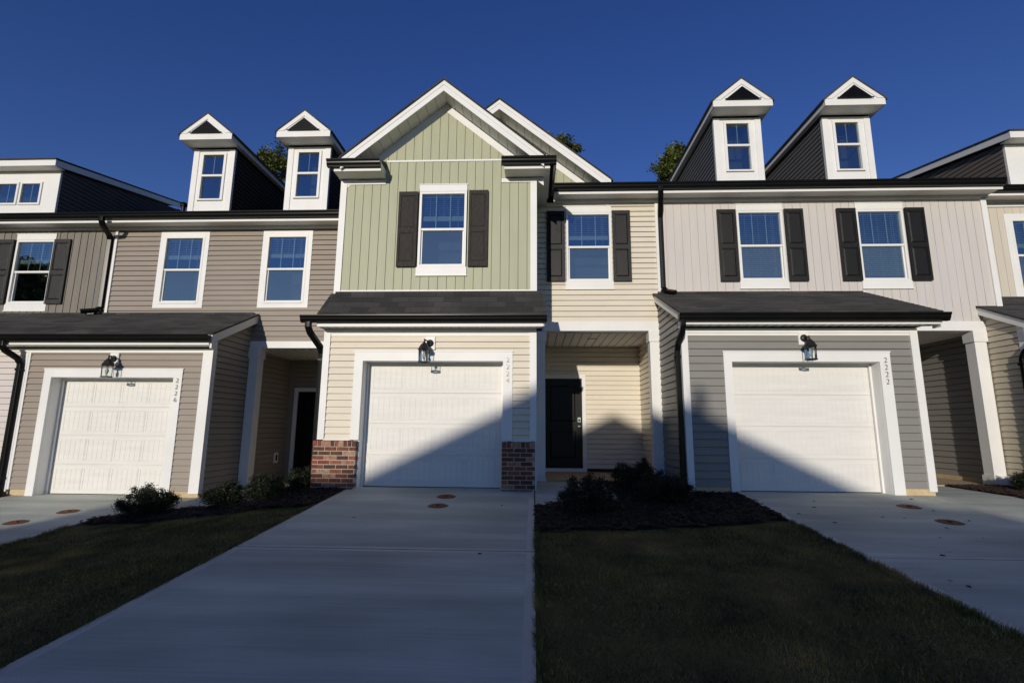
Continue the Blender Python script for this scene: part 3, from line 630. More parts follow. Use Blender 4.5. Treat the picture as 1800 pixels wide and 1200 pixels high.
# rusty cleanout covers
covs = [(-1.35, 8.11, 'round rusty iron cover in the middle drive, nearer the garage door of 2224'), (-1.36, 7.47, 'round rusty iron cover in the middle drive, farther from the garage door of 2224'),
        (5.43, 7.83, 'smaller-looking rusty iron cover in the right-hand drive, nearer the grey garage'), (5.30, 6.95, 'round rusty iron cover in the right-hand drive, farther from the grey garage'),
        (-7.42, 8.12, 'round rusty iron cover in the left-hand drive, nearer the taupe garage'), (-7.57, 7.44, 'round rusty iron cover in the left-hand drive, at the edge of the photo')]
for x, y, lb in covs:
    z = gz(x, y); t = thing('cleanout_cover', lb, 'drain cover', (x, y, z), 'rusty round covers set in the driveways')
    def disc(r0, r1, h0, h1):
        b = MB(); n = 36; k = 0
        for rr, hh in ((r0, h0), (r1, h1)):
            for i in range(n):
                a = 2*math.pi*i/n; px, py = x+rr*math.cos(a), y+rr*math.sin(a); b.v.append((px, py, gz(px, py)+hh))
        for i in range(n): j = (i+1) % n; b.f.append((i, j, n+j, n+i)); b.m.append(0)
        return b, n
    b, n = disc(.15, .135, .003, .009); b.build('rim', 'rust', t)
    b, n = disc(.13, .02, .006, .006); b.f.append(tuple(range(n, 2*n))); b.m.append(0)
    b.box(x-.02, x+.02, y-.02, y+.02, z+.006, z+.02); b.build('lid', 'rust', t)

# ================================================================== TOWNHOUSE 2224 (sage green)
LAPS = .1143
hA = thing('townhouse', 'sage green and cream townhouse with a front gable over a brick-footed garage, number 2224', 'townhouse', (-.6, 9.5, 0), 'townhouses in the row')
# garage front
w_ = MB(); siding(w_, '-y', 8.7, -3.6, -.03, .79, 2.67, LAPS, [(-3.12, -.36, 0, 2.325)], start=.79)
siding(w_, '+x', .045, 8.72, 12.2, .0, 2.95, LAPS, clips=[]); w_.build('garage_siding', 'cream', hA)
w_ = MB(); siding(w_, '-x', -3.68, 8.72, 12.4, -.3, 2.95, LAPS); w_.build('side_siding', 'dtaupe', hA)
t = MB(); t.box(-3.7, -3.585, 8.665, 8.8, .8, 2.735); t.box(-.055, .06, 8.665, 8.8, .8, 2.735); t.box(.032, .0605, 8.66, 8.69, .0, .8)
t.box(-3.585, -.055, 8.67, 8.71, 2.655, 2.735); t.box(-3.585, -.055, 8.68, 8.7, 2.6, 2.654)
t.box(-3.585, -3.14, 8.668, 8.7, .79, .812); t.box(-.34, -.055, 8.668, 8.7, .79, .812)
t.build('corner_boards', 'white', hA)
garage_casing(hA, -2.98, -.52, 2.16, -3.13, -.352, 2.33, 0, 8.7, zl=.8, zr=.8)
garage_door(hA, -2.96, -.54, .01, 2.16, 8.95)
number(hA, '2224', -.435, 2.23, 8.667)
for bx0, bx1 in ((-3.74, -3.0), (-.522, .032)):
    b = MB(); m_ = MB(); y = 8.615; z1 = .785; z0 = -.06 if bx0 > -1 else -.14
    m_.box(bx0+.006, bx1-.006, y+.007, 8.9, z0, z1-.004)
    n = round((bx1-bx0)/.074); st = (bx1-bx0)/n
    for i in range(n): b.box(bx0+i*st+(.006 if i else 0), bx0+(i+1)*st-(.006 if i < n-1 else 0), y, y+.08, z1-.095, z1)
    z = z1-.105; k = 0
    while z > z0:
        x = bx0 - (.105 if k % 2 else 0)
        while x < bx1-.01:
            a, c = max(bx0, x), min(bx1, x+.197)
            if c-a > .03: b.box(a, c, y, y+.08, max(z0, z-.061), z)
            x += .21
        for xx, s0 in ((bx0, -1), (bx1, 1)):           # return faces
            b.box(*( (xx-.001, xx+.06) if s0 < 0 else (xx-.06, xx+.001)), y+.09+(.05 if k % 2 else 0), 8.9, max(z0, z-.062), z)
        z -= .074; k += 1
    f = m_.build('brick_base', 'mortar', hA); b.build('bricks', 'brick', f)
lean_roof(hA, -3.75, .21, 8.42, 2.945, 8.965, 3.455)
t = MB(); t.box(-3.72, .17, 8.415, 8.435, 2.72, 2.9); t.box(-3.7, .15, 8.435, 8.66, 2.735, 2.755, 1); t.box(-3.74, -3.722, 8.43, 8.9, 2.73, 2.9); t.box(.172, .19, 8.436, 8.9, 2.73, 2.9)
for i in range(24):
    x = -3.6+i*.155; t.box(x-.002, x+.002, 8.44, 8.65, 2.731, 2.7345, 2)
t.box(-3.7, .15, 8.7, 8.98, 2.756, 2.9)
t.build('garage_soffit', ['white', 'soffit', 'lampb'], hA)
gutter(hA, -4.0, .235, 8.412, 2.785, sc_=.9)
downspout(hA, [(-3.86, 8.36, 2.79), (-3.86, 8.36, 2.66), (-3.755, 8.76, 2.36), (-3.755, 8.76, -.08)])
# green upper bay
GH = [(-2.18, -1.235, 3.93, 5.5)]
w_ = MB(); cl = []
siding(w_, '-y', 8.98, -3.58, -.04, 3.45, 6.08, .1653, GH, vert=True, lip=.013, start=-3.58)
xc, ap, sl_ = -1.69, 7.545, .83
ftop = ap-.036-.37
siding(w_, '-y', 8.98, -3.1, -.3, 6.09, 7.3, .1653, (), [(sl_, 1, ftop+sl_*xc), (-sl_, 1, ftop-sl_*xc)], vert=True, lip=.013, start=-3.3)
siding(w_, '+x', .05, 8.98, 10.24, 2.95, 5.75, .1653, vert=True); siding(w_, '-x', -3.68, 8.98, 10.5, 2.95, 5.75, .1653, vert=True)
w_.build('wall_siding', 'green', hA)
t = MB(); t.box(-3.7, -3.58, 8.945, 9.1, 3.45, 5.70); t.box(-.05, .07, 8.945, 9.1, 3.45, 5.70)
t.box(-3.58, -2.83, 8.95, 8.99, 5.61, 5.70); t.box(-.6, -.05, 8.95, 8.99, 5.62, 5.70)
t.box(-2.83, -.6, 8.955, 8.99, 6.07, 6.105); t.box(-3.58, -.05, 8.955, 8.975, 3.49, 3.515); t.box(-3.58, -.05, 8.94, 8.955, 3.45, 3.465)
t.build('corner_boards', 'white', hA)
window(hA, -2.16, -1.255, 3.95, 5.45, 8.98, label='white-framed window with a half-raised blind in the sage green wall')
shutter(hA, -2.55, -2.185, 3.955, 5.44, 8.97, 'shutg'); shutter(hA, -1.21, -.845, 3.955, 5.455, 8.97, 'shutg')
# cornice returns
for s, x0, x1 in ((-1, -3.92, -2.83), (1, -.58, .31)):
    c = MB(); xa, xb = (x0+.2, x1) if s < 0 else (x0+.05, x1)
    c.box(xa, xb, 8.62, 8.64, 5.715, 5.90); c.box(xa+.001, xb-.001, 8.64, 8.95, 5.72, 5.74, 1)
    xi = xb if s < 0 else xa
    # solid block of the return (side face and top)
    xs0, xs1 = (xa+.01, xb-.01) if s < 0 else (xa+.01, xb-.01)
    c.box(xs0, xs1, 8.641, 9.0, 5.741, 5.895)
    c.prism([(8.63, 5.896), (9.0, 5.896), (9.0, 6.08), (8.63, 5.93)], xs0, xs1, mi=2)
    xe = xa if s < 0 else xb                               # fascia and soffit along the side
    if s > 0:
        c.box(xe-.02, xe, 8.641, 9.86, 5.715, 5.90); c.box(.07, xe-.021, 8.951, 10.22, 5.72, 5.74, 1)
        c.box(.071, xe-.021, 9.0, 10.2, 5.741, 5.9)
    else:
        c.box(xe, xe+.02, 8.641, 10.1, 5.715, 5.90); c.box(xe+.021, -3.7, 8.951, 10.4, 5.72, 5.74, 1); c.box(xe+.021, -3.701, 9.0, 10.4, 5.741, 5.9)
    c.build('cornice_return', ['white', 'soffit', 'shingle'], hA)
    g = MB(); za = 5.775
    if s < 0:
        g.prism([(8.62-d, za+h*.98) for d, h in GP], x0+.09, x1)
        g.prism([(xa-d, za+h*.98) for d, h in GP], 8.6, 10.0, 'y')
    else:
        g.prism([(8.62-d, za+h*.98) for d, h in GP], x0, xb+.118); g.prism([(xb+d, za+h*.98) for d, h in GP][::-1], 8.6, 9.86, 'y')
    g.build('gutter', 'black', hA)
gable_front(hA, xc, 8.98, 8.55, ap, -3.62, .24, sl_, 14.5, 0)
# second gable behind
gable_front(hA, -.725, 10.24, 9.8, 8.0, -3.4, 1.65, .805, 15.0, 0)
w_ = MB(); f2 = 8.0-.036-.37
siding(w_, '-y', 10.24, -3.3, 1.6, 5.95, 8.0, .1653, (), [(.805, 1, f2+.805*-.725), (-.805, 1, f2+.805*.725)], vert=True, lip=.013)
w_.build('gable_siding', 'green', hA)
# cream main wall
w_ = MB(); siding(w_, '-y', 10.24, .06, 2.6, 3.18, 5.8, LAPS, [(.69, 1.66, 3.86, 5.72)], start=3.18)
siding(w_, '-y', 12.2, .06, 2.56, .1, 2.975, LAPS, [(.15, 1.25, .05, 2.285)], start=.1); siding(w_, '-x', 2.565, 10.3, 12.2, .1, 2.975, LAPS)
w_.build('wall_siding', 'cream', hA)
window(hA, .70, 1.655, 4.03, 5.555, 10.24, label='white-framed window with a half-raised blind in the cream wall')
shutter(hA, .29, .665, 4.035, 5.58, 10.225); shutter(hA, 1.67, 2.045, 4.03, 5.58, 10.225)
t = MB(); t.box(.06, 2.575, 10.19, 10.42, 2.985, 3.18); t.box(2.575, 2.64, 10.195, 10.245, 3.18, 5.78)
t.box(2.545, 2.575, 10.2, 10.3, 0, 2.985)
t.build('porch_beam', 'white', hA)
t = MB(); t.box(.05, 2.57, 10.421, 12.2, 2.975, 3.05)
for i in range(14):
    x = .15+i*.18; t.box(x-.004, x+.004, 10.43, 12.18, 2.968, 2.9745, 1)
t.box(1.2, 1.42, 11.05, 11.07, 2.966, 2.974, 1)
t.build('porch_ceiling', ['soffit', 'lampb'], hA)
column(hA, 2.365, 2.545, 10.2, 10.4, .0, 2.985, base=0.02); column(hA, .062, .245, 10.2, 10.4, .0, 2.985, base=.02)
entry_door(hA, .25, 1.17, .1, 2.2, 12.2)
# ------------------------------------------------------------------ main eaves, right half
def main_eave(par, x0, x1, yf, zg, zw_top, yw, grooves=True):
    t = MB(); t.box(x0, x1, yf+.115, yf+.135, zg-.062, zg+.1); t.box(x0, x1, yf+.135, yw-.02, zg-.028, zg-.01, 1)
    t.box(x0, x1, yw-.04, yw+.02, zg-.1, zg-.029)
    t.build('eave_soffit', ['white', 'soffit', 'lampb'], par)
    gutter(par, x0, x1, yf+.115, zg, sc_=.98)
def main_roof(par, x0, x1, ye, ze, yr=16.5, slope=.45, yb=23, mt='shingle', cuts=0):
    b = MB(); zr = ze+(yr-ye)*slope
    b.prism([(ye, ze), (yr, zr), (yb, zr-(yb-yr)*slope), (yb, zr-(yb-yr)*slope-.05), (yr, zr-.05), (ye, ze-.05)], x0, x1)
    b.build('roof', mt, par)
    w_ = MB(); w_.box(x0+.05, x1-.05, yb-.6, yb-.5, -.5, zr-(yb-yr)*slope); w_.build('rear_wall', 'beige', par)
main_eave(hA, .44, 2.66, 9.75, 5.872, 0, 10.24); main_roof(hA, -3.68, 2.66, 9.88, 6.0)
downspout(hA, [(2.59, 9.72, 5.88), (2.59, 9.72, 5.75), (2.68, 10.185, 5.47), (2.68, 10.185, 3.82), (2.86, 9.98, 3.73)])

# ================================================================== TOWNHOUSE 2222 (grey)
hC = thing('townhouse', 'grey and pale greige townhouse with twin dormers and four black shutters, number 2222', 'townhouse', (5.8, 9.5, 0), 'townhouses in the row')
w_ = MB(); siding(w_, '-y', 8.7, 2.65, 6.37, .1, 2.67, .127, [(3.255, 5.985, 0, 2.32)], start=.1)
rc = [(-.443, 1, 2.975-.443*8.42-.06)]
siding(w_, '-x', 2.565, 8.8, 10.24, .1, 3.7, .127, clips=rc); siding(w_, '+x', 6.475, 8.72, 12.2, .1, 2.97, .127); siding(w_, '-x', 8.945, 10.4, 12.2, .1, 2.975, .127)
siding(w_, '-y', 12.2, 6.48, 8.94, .1, 2.975, .127, [(6.9, 8.0, .05, 2.3)])
w_.build('garage_siding', 'grey', hC)
t = MB(); t.box(2.545, 2.655, 8.665, 8.8, .02, 2.735); t.box(6.365, 6.49, 8.665, 8.8, .06, 2.735); t.box(2.655, 6.365, 8.67, 8.71, 2.655, 2.735); t.box(2.655, 6.365, 8.68, 8.7, 2.61, 2.654)
t.build('corner_boards', 'white', hC)
b = MB(); b.box(2.6, 3.24, 8.705, 8.9, -.1, .098); b.build('foundation', 'fnd', hC)
b = MB(); b.box(6.0, 6.47, 8.69, 8.9, -.1, .098); b.build('foundation', 'fnd', hC)
b = MB(); b.box(8.95, 9.0, 10.2, 12.2, -.1, .1); b.build('foundation', 'fnd', hC)
b = MB(); b.box(6.48, 8.94, 12.17, 12.19, -.05, .099); b.build('foundation', 'fnd', hC)
b = MB(); b.box(2.6, 2.62, 8.9, 10.2, -.1, .099); b.build('foundation', 'fnd', hC)
b = MB(); b.box(8.90, 8.935, 10.5, 12.17, -.05, .099); b.build('foundation', 'fnd', hC)
garage_casing(hC, 3.38, 5.82, 2.16, 3.242, 5.998, 2.33, 0, 8.7)
garage_door(hC, 3.4, 5.8, .01, 2.16, 8.95)
number(hC, '2222', 5.91, 2.235, 8.667)
lean_roof(hC, 2.46, 6.77, 8.42, 2.975, 10.235, 3.78, left_rake=(2.49, .03, .15), right_rake=(6.71, .03, .15))
t = MB(); t.box(2.52, 6.71, 8.415, 8.435, 2.755, 2.93); t.box(2.52, 6.709, 8.435, 8.66, 2.765, 2.785, 1)
for i in range(26):
    x = 2.7+i*.155; t.box(x-.002, x+.002, 8.44, 8.65, 2.76, 2.7645, 2)
t.build('garage_soffit', ['white', 'soffit', 'lampb'], hC)
gutter(hC, 2.43, 6.8, 8.412, 2.8, sc_=.98)
downspout(hC, [(2.5, 8.37, 2.82), (2.5, 8.37, 2.68), (2.49, 8.74, 2.42), (2.49, 8.74, .0)], w=.045)
w_ = MB(); siding(w_, '-y', 10.24, 2.64, 9.25, 3.18, 5.8, .1653, [(4.265, 5.225, 3.87, 5.72), (6.71, 7.675, 3.87, 5.72)], vert=True, lip=.006, start=2.64)
siding(w_, '+x', 9.34, 10.24, 10.95, 3.2, 5.8, .1653, vert=True)
w_.build('wall_siding', 'greige', hC)
window(hC, 4.27, 5.215, 4.03, 5.56, 10.24, blind='full', label='window with closed blind, left one of the two in the greige wall')
window(hC, 6.715, 7.665, 4.02, 5.56, 10.24, blind='full', label='window with closed blind, right one of the two in the greige wall')
for a, c in ((3.86, 4.245), (5.245, 5.63), (6.315, 6.7), (7.69, 8.08)): shutter(hC, a, c, 4.02, 5.58, 10.228)
t = MB(); t.box(9.25, 9.36, 10.2, 10.35, 3.45, 5.79); t.box(6.49, 8.97, 10.19, 10.42, 2.985, 3.175); t.box(2.66, 6.75, 10.18, 10.2, 3.775, 3.8)
t.build('porch_beam', 'white', hC)
t = MB(); t.box(6.49, 8.94, 10.421, 12.2, 2.975, 3.05); t.build('porch_ceiling', 'soffit', hC)
column(hC, 8.71, 8.935, 10.2, 10.42, .0, 2.985)
entry_door(hC, 7.0, 7.9, .1, 2.2, 12.2)
main_eave(hC, 2.661, 9.42, 9.75, 5.872, 0, 10.24); main_roof(hC, 2.661, 9.45, 9.88, 6.0)
dormer(hC, 4.42, 5.53, 11.5, 8.53, 'char_lit', 0); dormer(hC, 7.015, 8.12, 11.5, 8.51, 'char_lit', 0)

# ================================================================== TOWNHOUSE 2226 (taupe)
hB = thing('townhouse', 'taupe lap-sided townhouse with twin dormers and dark entry porch, number 2226', 'townhouse', (-6.7, 10, -.27), 'townhouses in the row')
w_ = MB(); siding(w_, '-y', 9.27, -9.66, -6.24, -.16, 2.38, LAPS, [(-9.31, -6.62, -.4, 2.06)], start=-.16)
rcl = [(-.465, 1, 2.66-.465*8.95-.08)]
siding(w_, '+x', -6.075, 9.35, 10.5, -.16, 3.3, LAPS, clips=rcl); siding(w_, '+x', -6.075, 10.5, 12.4, -.16, 2.66, LAPS)
siding(w_, '-y', 12.4, -6.07, -3.7, -.16, 2.66, LAPS, [(-5.92, -4.85, -.4, 1.95)])
siding(w_, '-y', 10.49, -9.38, -3.7, 2.81, 5.35, LAPS, [(-8.34, -7.25, 3.55, 5.3), (-6.0, -4.9, 3.55, 5.3)], start=2.81)
w_.build('wall_siding', 'taupe', hB)
t = MB(); t.box(-9.41, -9.355, 10.45, 10.55, 3.4, 5.35); t.box(-9.7, -9.655, 9.24, 9.3, -.16, 2.46); t.box(-6.25, -6.06, 9.235, 9.36, -.2, 2.46); t.box(-9.655, -6.25, 9.24, 9.28, 2.38, 2.46)
t.build('corner_boards', 'white', hB)
b = MB(); b.box(-9.66, -9.33, 9.28, 9.4, -.4, -.165); b.build('foundation', 'fnd', hB)
b = MB(); b.box(-6.6, -6.09, 9.28, 9.4, -.4, -.165); b.build('foundation', 'fnd', hB)
b = MB(); b.box(-6.1, -6.078, 9.3, 12.4, -.4, -.165); b.build('foundation', 'fnd', hB)
garage_casing(hB, -9.18, -6.78, 1.91, -9.33, -6.61, 2.07, -.28, 9.27)
garage_door(hB, -9.16, -6.8, -.26, 1.91, 9.52)
number(hB, '2226', -6.69, 1.9, 9.237)
lean_roof(hB, -9.72, -5.93, 8.98, 2.71, 10.485, 3.42, right_rake=(-5.985, .035, .17))
t = MB(); t.box(-9.72, -5.99, 8.975, 8.995, 2.49, 2.68); t.box(-9.72, -5.99, 8.995, 9.24, 2.49, 2.51, 1); t.build('garage_soffit', ['white', 'soffit'], hB)
gutter(hB, -9.72, -5.96, 8.972, 2.545, sc_=.98)
window(hB, -8.255, -7.335, 3.65, 5.2, 10.49, casing=.1, head=False, label='white-cased window in the taupe wall, farther from the green house')
window(hB, -5.905, -4.985, 3.65, 5.21, 10.49, casing=.1, head=False, label='white-cased window in the taupe wall, next to the green house')
t = MB(); t.box(-6.07, -3.72, 10.45, 10.66, 2.665, 2.81); t.build('porch_beam', 'white', hB)
t = MB(); t.box(-6.07, -3.7, 10.661, 12.4, 2.655, 2.72)
for i in range(13): t.box(-5.95+i*.18, -5.942+i*.18, 10.67, 12.38, 2.648, 2.6545, 1)
t.build('porch_ceiling', ['soffit', 'lampb'], hB)
column(hB, -6.05, -5.86, 10.45, 10.68, -.22, 2.665, base=0)
entry_door(hB, -5.84, -4.93, -.12, 1.87, 12.4)
b = MB(); b.box(-6.062, -6.035, 11.85, 12.02, .17, .41); b.box(-6.034, -6.03, 11.9, 11.97, .22, .36, 1); b.build('outlet_box', ['white', 'dark'], hB)
main_eave(hB, -9.42, -3.96, 10.0, 5.452, 0, 10.49); main_roof(hB, -9.42, -3.7, 10.13, 5.58)
dormer(hB, -8.8, -7.73, 11.8, 8.09, 'char', 0); dormer(hB, -6.3, -5.215, 11.8, 8.12, 'char', 0)
b = MB(); b.tube([(-9.84, 13, 6.6), (-9.84, 13, 7.1)], .05, 12); b.tube([(-9.84, 13, 7.1), (-9.84, 13, 7.12), (-9.84, 13, 7.2)], [.09, .09, .075], 12)
b.build('vent_pipe', 'black', hB)

# ================================================================== far-left townhouse (brown board siding)
hD = thing('townhouse', 'brown-grey vertical-sided townhouse with a wide low dormer, cut by the left edge of the photo', 'townhouse', (-12.5, 10, -.27), 'townhouses in the row')
w_ = MB(); siding(w_, '-y', 10.49, -15.5, -9.385, 3.4, 5.35, .1653, [(-11.74, -10.78, 3.5, 5.29)], vert=True, lip=.03, start=-15.5); w_.build('wall_siding', 'brownb', hD)
w_ = MB(); siding(w_, '-y', 9.27, -15, -9.75, -.2, 2.4, LAPS); w_.build('garage_siding', 'pink', hD)
t = MB(); t.box(-15, -9.7, 9.24, 9.28, 2.4, 2.46); t.box(-9.745, -9.701, 9.235, 9.3, -.2, 2.4); t.build('corner_boards', 'white', hD)
b = MB(); b.box(-15, -9.7, 9.28, 9.4, -.4, -.205); b.build('foundation', 'fnd', hD)
window(hD, -11.72, -10.8, 3.65, 5.14, 10.49, label='white-framed window reflecting dark trees', screen=False)
shutter(hD, -12.12, -11.74, 3.64, 5.14, 10.47); shutter(hD, -10.79, -10.41, 3.64, 5.14, 10.47)
lean_roof(hD, -15, -9.721, 8.98, 2.71, 10.485, 3.42)
t = MB(); t.box(-15, -9.721, 8.975, 8.995, 2.49, 2.68); t.box(-15, -9.721, 8.995, 9.24, 2.49, 2.51, 1); t.build('garage_soffit', ['white', 'soffit'], hD)
gutter(hD, -15, -9.721, 8.972, 2.545, sc_=.98)
downspout(hD, [(-9.92, 8.92, 2.55), (-9.92, 8.92, 2.42), (-9.79, 9.2, 2.22), (-9.79, 9.2, -.25)])
main_eave(hD, -16, -9.421, 10.0, 5.452, 0, 10.49); main_roof(hD, -16, -9.421, 10.13, 5.58)
downspout(hD, [(-9.33, 9.96, 5.46), (-9.33, 9.96, 5.33), (-9.5, 10.43, 5.18), (-9.5, 10.43, 3.5), (-9.72, 10.2, 3.42)])
def shed_dormer(par, x0, x1, y, z0, zs, side, yb, wins, vis, rise=.2):
    d = MB(); xs_ = [x0]+[v for w2 in wins for v in w2[:2]]+[x1]
    for i in range(0, len(xs_), 2): d.box(xs_[i], xs_[i+1], y, y+.06, z0, zs)
    for a, c, e, f in wins: d.box(a, c, y, y+.06, z0, e); d.box(a, c, y, y+.06, f, zs)
    do = d.build('dormer', 'white', par)
    s = MB(); cl_ = [(-rise, 1, zs+.02-rise*y)]
    if vis > 0: siding(s, '+x', x1, y+.05, yb, z0, zs+2, .115, clips=cl_)
    else: siding(s, '-x', x0, y+.05, yb, z0, zs+2, .115, clips=cl_)
    s.build('dormer_siding', side, do)
    t = MB(); e0, e1 = (x0, x1+.12) if vis > 0 else (x0-.12, x1); oh = .3; h = .16
    t.box(e0, e1, y-oh, y-oh+.03, zs+.01, zs+.01+h); t.box(e0+.03, e1-.03, y-oh+.031, y-.001, zs+.011, zs+.03, 1)
    xa = e1-.03 if vis > 0 else e0
    t.prism([(y-oh+.031, zs+.01), (yb, zs+.01+(yb-y+oh)*rise), (yb, zs+.01+h+(yb-y+oh)*rise), (y-oh+.031, zs+.01+h)], xa, xa+.03)
    t.build('dormer_trim', ['white', 'soffit'], do)
    r = MB(); r.prism([(y-oh-.03, zs+h+.012), (yb, zs+h+.012+(yb-y+oh)*rise), (yb, zs+h+.05+(yb-y+oh)*rise), (y-oh-.03, zs+h+.045)], e0-.02, e1+.02); r.build('dormer_roof', 'shingle', do)
    f_ = MB(); g = MB()
    for a, c, e, f in wins:
        for p, q, u, v in ((a, a+.05, e, f), (c-.05, c, e, f), (a+.05, c-.05, e, e+.05), (a+.05, c-.05, f-.05, f)): f_.box(p, q, y-.03, y+.06, u, v)
        f_.box((a+c)/2-.01, (a+c)/2+.01, y+.02, y+.026, e+.05, f-.05); f_.box(a-.01, c+.01, y+.5, y+.52, e-.2, f+.2, 1)
        g.poly([(a+.05, y+.01, e+.05), (c-.05, y+.01, e+.05), (c-.05, y+.01, f-.05), (a+.05, y+.01, f-.05)])
    if wins:
        f_.build('window_frame', ['white', 'room'], do); g.build('pane', 'glass', do)
shed_dormer(hD, -16.5, -12.56, 12.0, 5.9, 7.66, 'navy', 16.6, [(-14.88, -14.32, 6.72, 7.36), (-14.25, -13.645, 6.72, 7.36), (-13.6, -13.0, 6.72, 7.36)], 1)

# ================================================================== far-right townhouse
hE = thing('townhouse', 'beige townhouse with tan lap-sided garage, cut by the right edge of the photo', 'townhouse', (11.5, 10.5, 0), 'townhouses in the row')
w_ = MB(); siding(w_, '-x', 8.97, 9.56, 10.24, -.0, 3.6, .1143, clips=[(-.5, 1, 3.0-.5*9.4-.02)]); siding(w_, '-y', 9.45, 9.1, 14, 0, 2.8, .1143); w_.build('garage_siding', 'beige', hE)
w_ = MB(); siding(w_, '-y', 10.9, 9.36, 15, 3.4, 5.95, .1653, [(10.36, 11.35, 3.9, 5.66)], vert=True, lip=.006); w_.build('wall_siding', 'sand', hE)
t = MB(); t.box(8.95, 9.09, 9.42, 9.56, 0, 2.95); t.box(9.09, 14, 9.43, 9.46, 2.72, 2.8); t.build('corner_boards', 'white', hE); t = MB(); t.box(9.36, 15, 10.86, 10.9, 5.88, 5.97); t.build('frieze_board', 'white', hE)
b = MB(); b.box(8.99, 14, 9.47, 9.6, -.2, .0); b.build('foundation', 'fnd', hE)
b = MB(); b.box(8.985, 9.0, 9.56, 10.24, -.2, .0); b.build('foundation', 'fnd', hE)
window(hE, 10.42, 11.3, 3.95, 5.6, 10.9, casing=.12, head=False)
lean_roof(hE, 8.86, 14, 9.16, 2.96, 10.885, 3.82, left_rake=(8.88, .03, .15))
gutter(hE, 8.84, 14, 9.152, 2.79)
downspout(hE, [(8.93, 9.12, 2.8), (8.93, 9.12, 2.68), (8.92, 9.5, 2.4), (8.92, 9.5, .0)])
main_eave(hE, 9.46, 15, 10.42, 6.05, 0, 10.9); main_roof(hE, 9.46, 15, 10.55, 6.17)
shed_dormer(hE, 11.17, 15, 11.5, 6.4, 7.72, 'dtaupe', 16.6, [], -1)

# ================================================================== wall lanterns
def lantern(x, y, z, px, wall_y, pz, label):
    """carriage lantern: x,y,z = centre of the cage bottom; px,pz plate centre on the wall"""
    t = thing('wall_lantern', label, 'wall light', (x, wall_y, pz), 'carriage lanterns over the garage doors')
    p = MB(); p.box(px-.085, px+.085, wall_y-.03, wall_y, pz-.115, pz+.115); p.box(px-.07, px+.07, wall_y-.036, wall_y-.0305, pz-.1, pz+.1); p.build('mounting_block', 'white', t)
    b = MB(); b.tube([(px, wall_y-.037, pz), (px, wall_y-.05, pz), (px, wall_y-.062, pz), (px, wall_y-.07, pz)], [.062, .062, .045, .02], 20)
    top = z+.37
    b.tube([(px, wall_y-.06, pz-.01), (px, wall_y-.1, pz+.01), (x, y+.05, top+.035), (x, y+.01, top+.02), (x, y, top-.01)], [.013]*5, 10)
    b.tube([(px, wall_y-.05, pz-.05), (px, wall_y-.09, pz-.075), (x, y+.06, top-.1)], [.008]*3, 8)
    b.lathe([(.012, -.02), (.018, 0), (.008, .02), (.014, .035), (.001, .05)], (x, y, top), 10)
    b.build('bracket', 'lampb', t, smooth=True)
    r = MB(); r.lathe([(.108, .225), (.112, .235), (.098, .25), (.07, .3), (.05, .325), (.03, .345), (.012, .36)], (x, y, z), 6, rot=.3)
    r.lathe([(.09, .21), (.1, .224)], (x, y, z), 6, rot=.3); r.build('lantern_roof', 'lampb', t)
    c = MB()
    for k in range(6):
        a = k*math.pi/3+.3; c.tube([(x+.085*math.cos(a), y+.085*math.sin(a), z), (x+.092*math.cos(a), y+.092*math.sin(a), z+.215)], .0045, 6)
    k0 = len(c.v); n = 6
    for rr, hh in ((.1, 0), (.1, .022), (.078, .022), (.078, 0)):
        for k in range(n):
            a = k*math.pi/3+.3; c.v.append((x+rr*math.cos(a), y+rr*math.sin(a), z+hh))
    for q in range(4):
        for k in range(n):
            k2 = (k+1) % n; q2 = (q+1) % 4; c.f.append((k0+q*n+k, k0+q*n+k2, k0+q2*n+k2, k0+q2*n+k)); c.m.append(0)
    c.build('cage', 'lampb', t)
    g = MB()
    for k in range(6):
        a, a2 = k*math.pi/3+.3, (k+1)*math.pi/3+.3
        g.poly([(x+.082*math.cos(a), y+.082*math.sin(a), z+.02), (x+.082*math.cos(a2), y+.082*math.sin(a2), z+.02), (x+.088*math.cos(a2), y+.088*math.sin(a2), z+.212), (x+.088*math.cos(a), y+.088*math.sin(a), z+.212)])
    g.build('lantern_glass', 'lglass', t)
    u = MB(); u.lathe([(.016, .21), (.018, .17), (.018, .168), (.014, .165), (.028, .14), (.032, .115), (.024, .085), (.008, .055), (.001, .045)], (x, y, z), 12); u.build('bulb', 'blind', t, smooth=True)
lantern(-1.86, 8.47, 2.1, -1.8, 8.69, 2.47, 'black carriage lantern on cream siding over the brick-footed garage door')
lantern(4.59, 8.47, 2.16, 4.6, 8.69, 2.56, 'black carriage lantern on grey siding over the right-hand garage door')
lantern(-7.93, 9.05, 1.89, -7.98, 9.26, 2.26, 'black carriage lantern on taupe siding over the left-hand garage door')

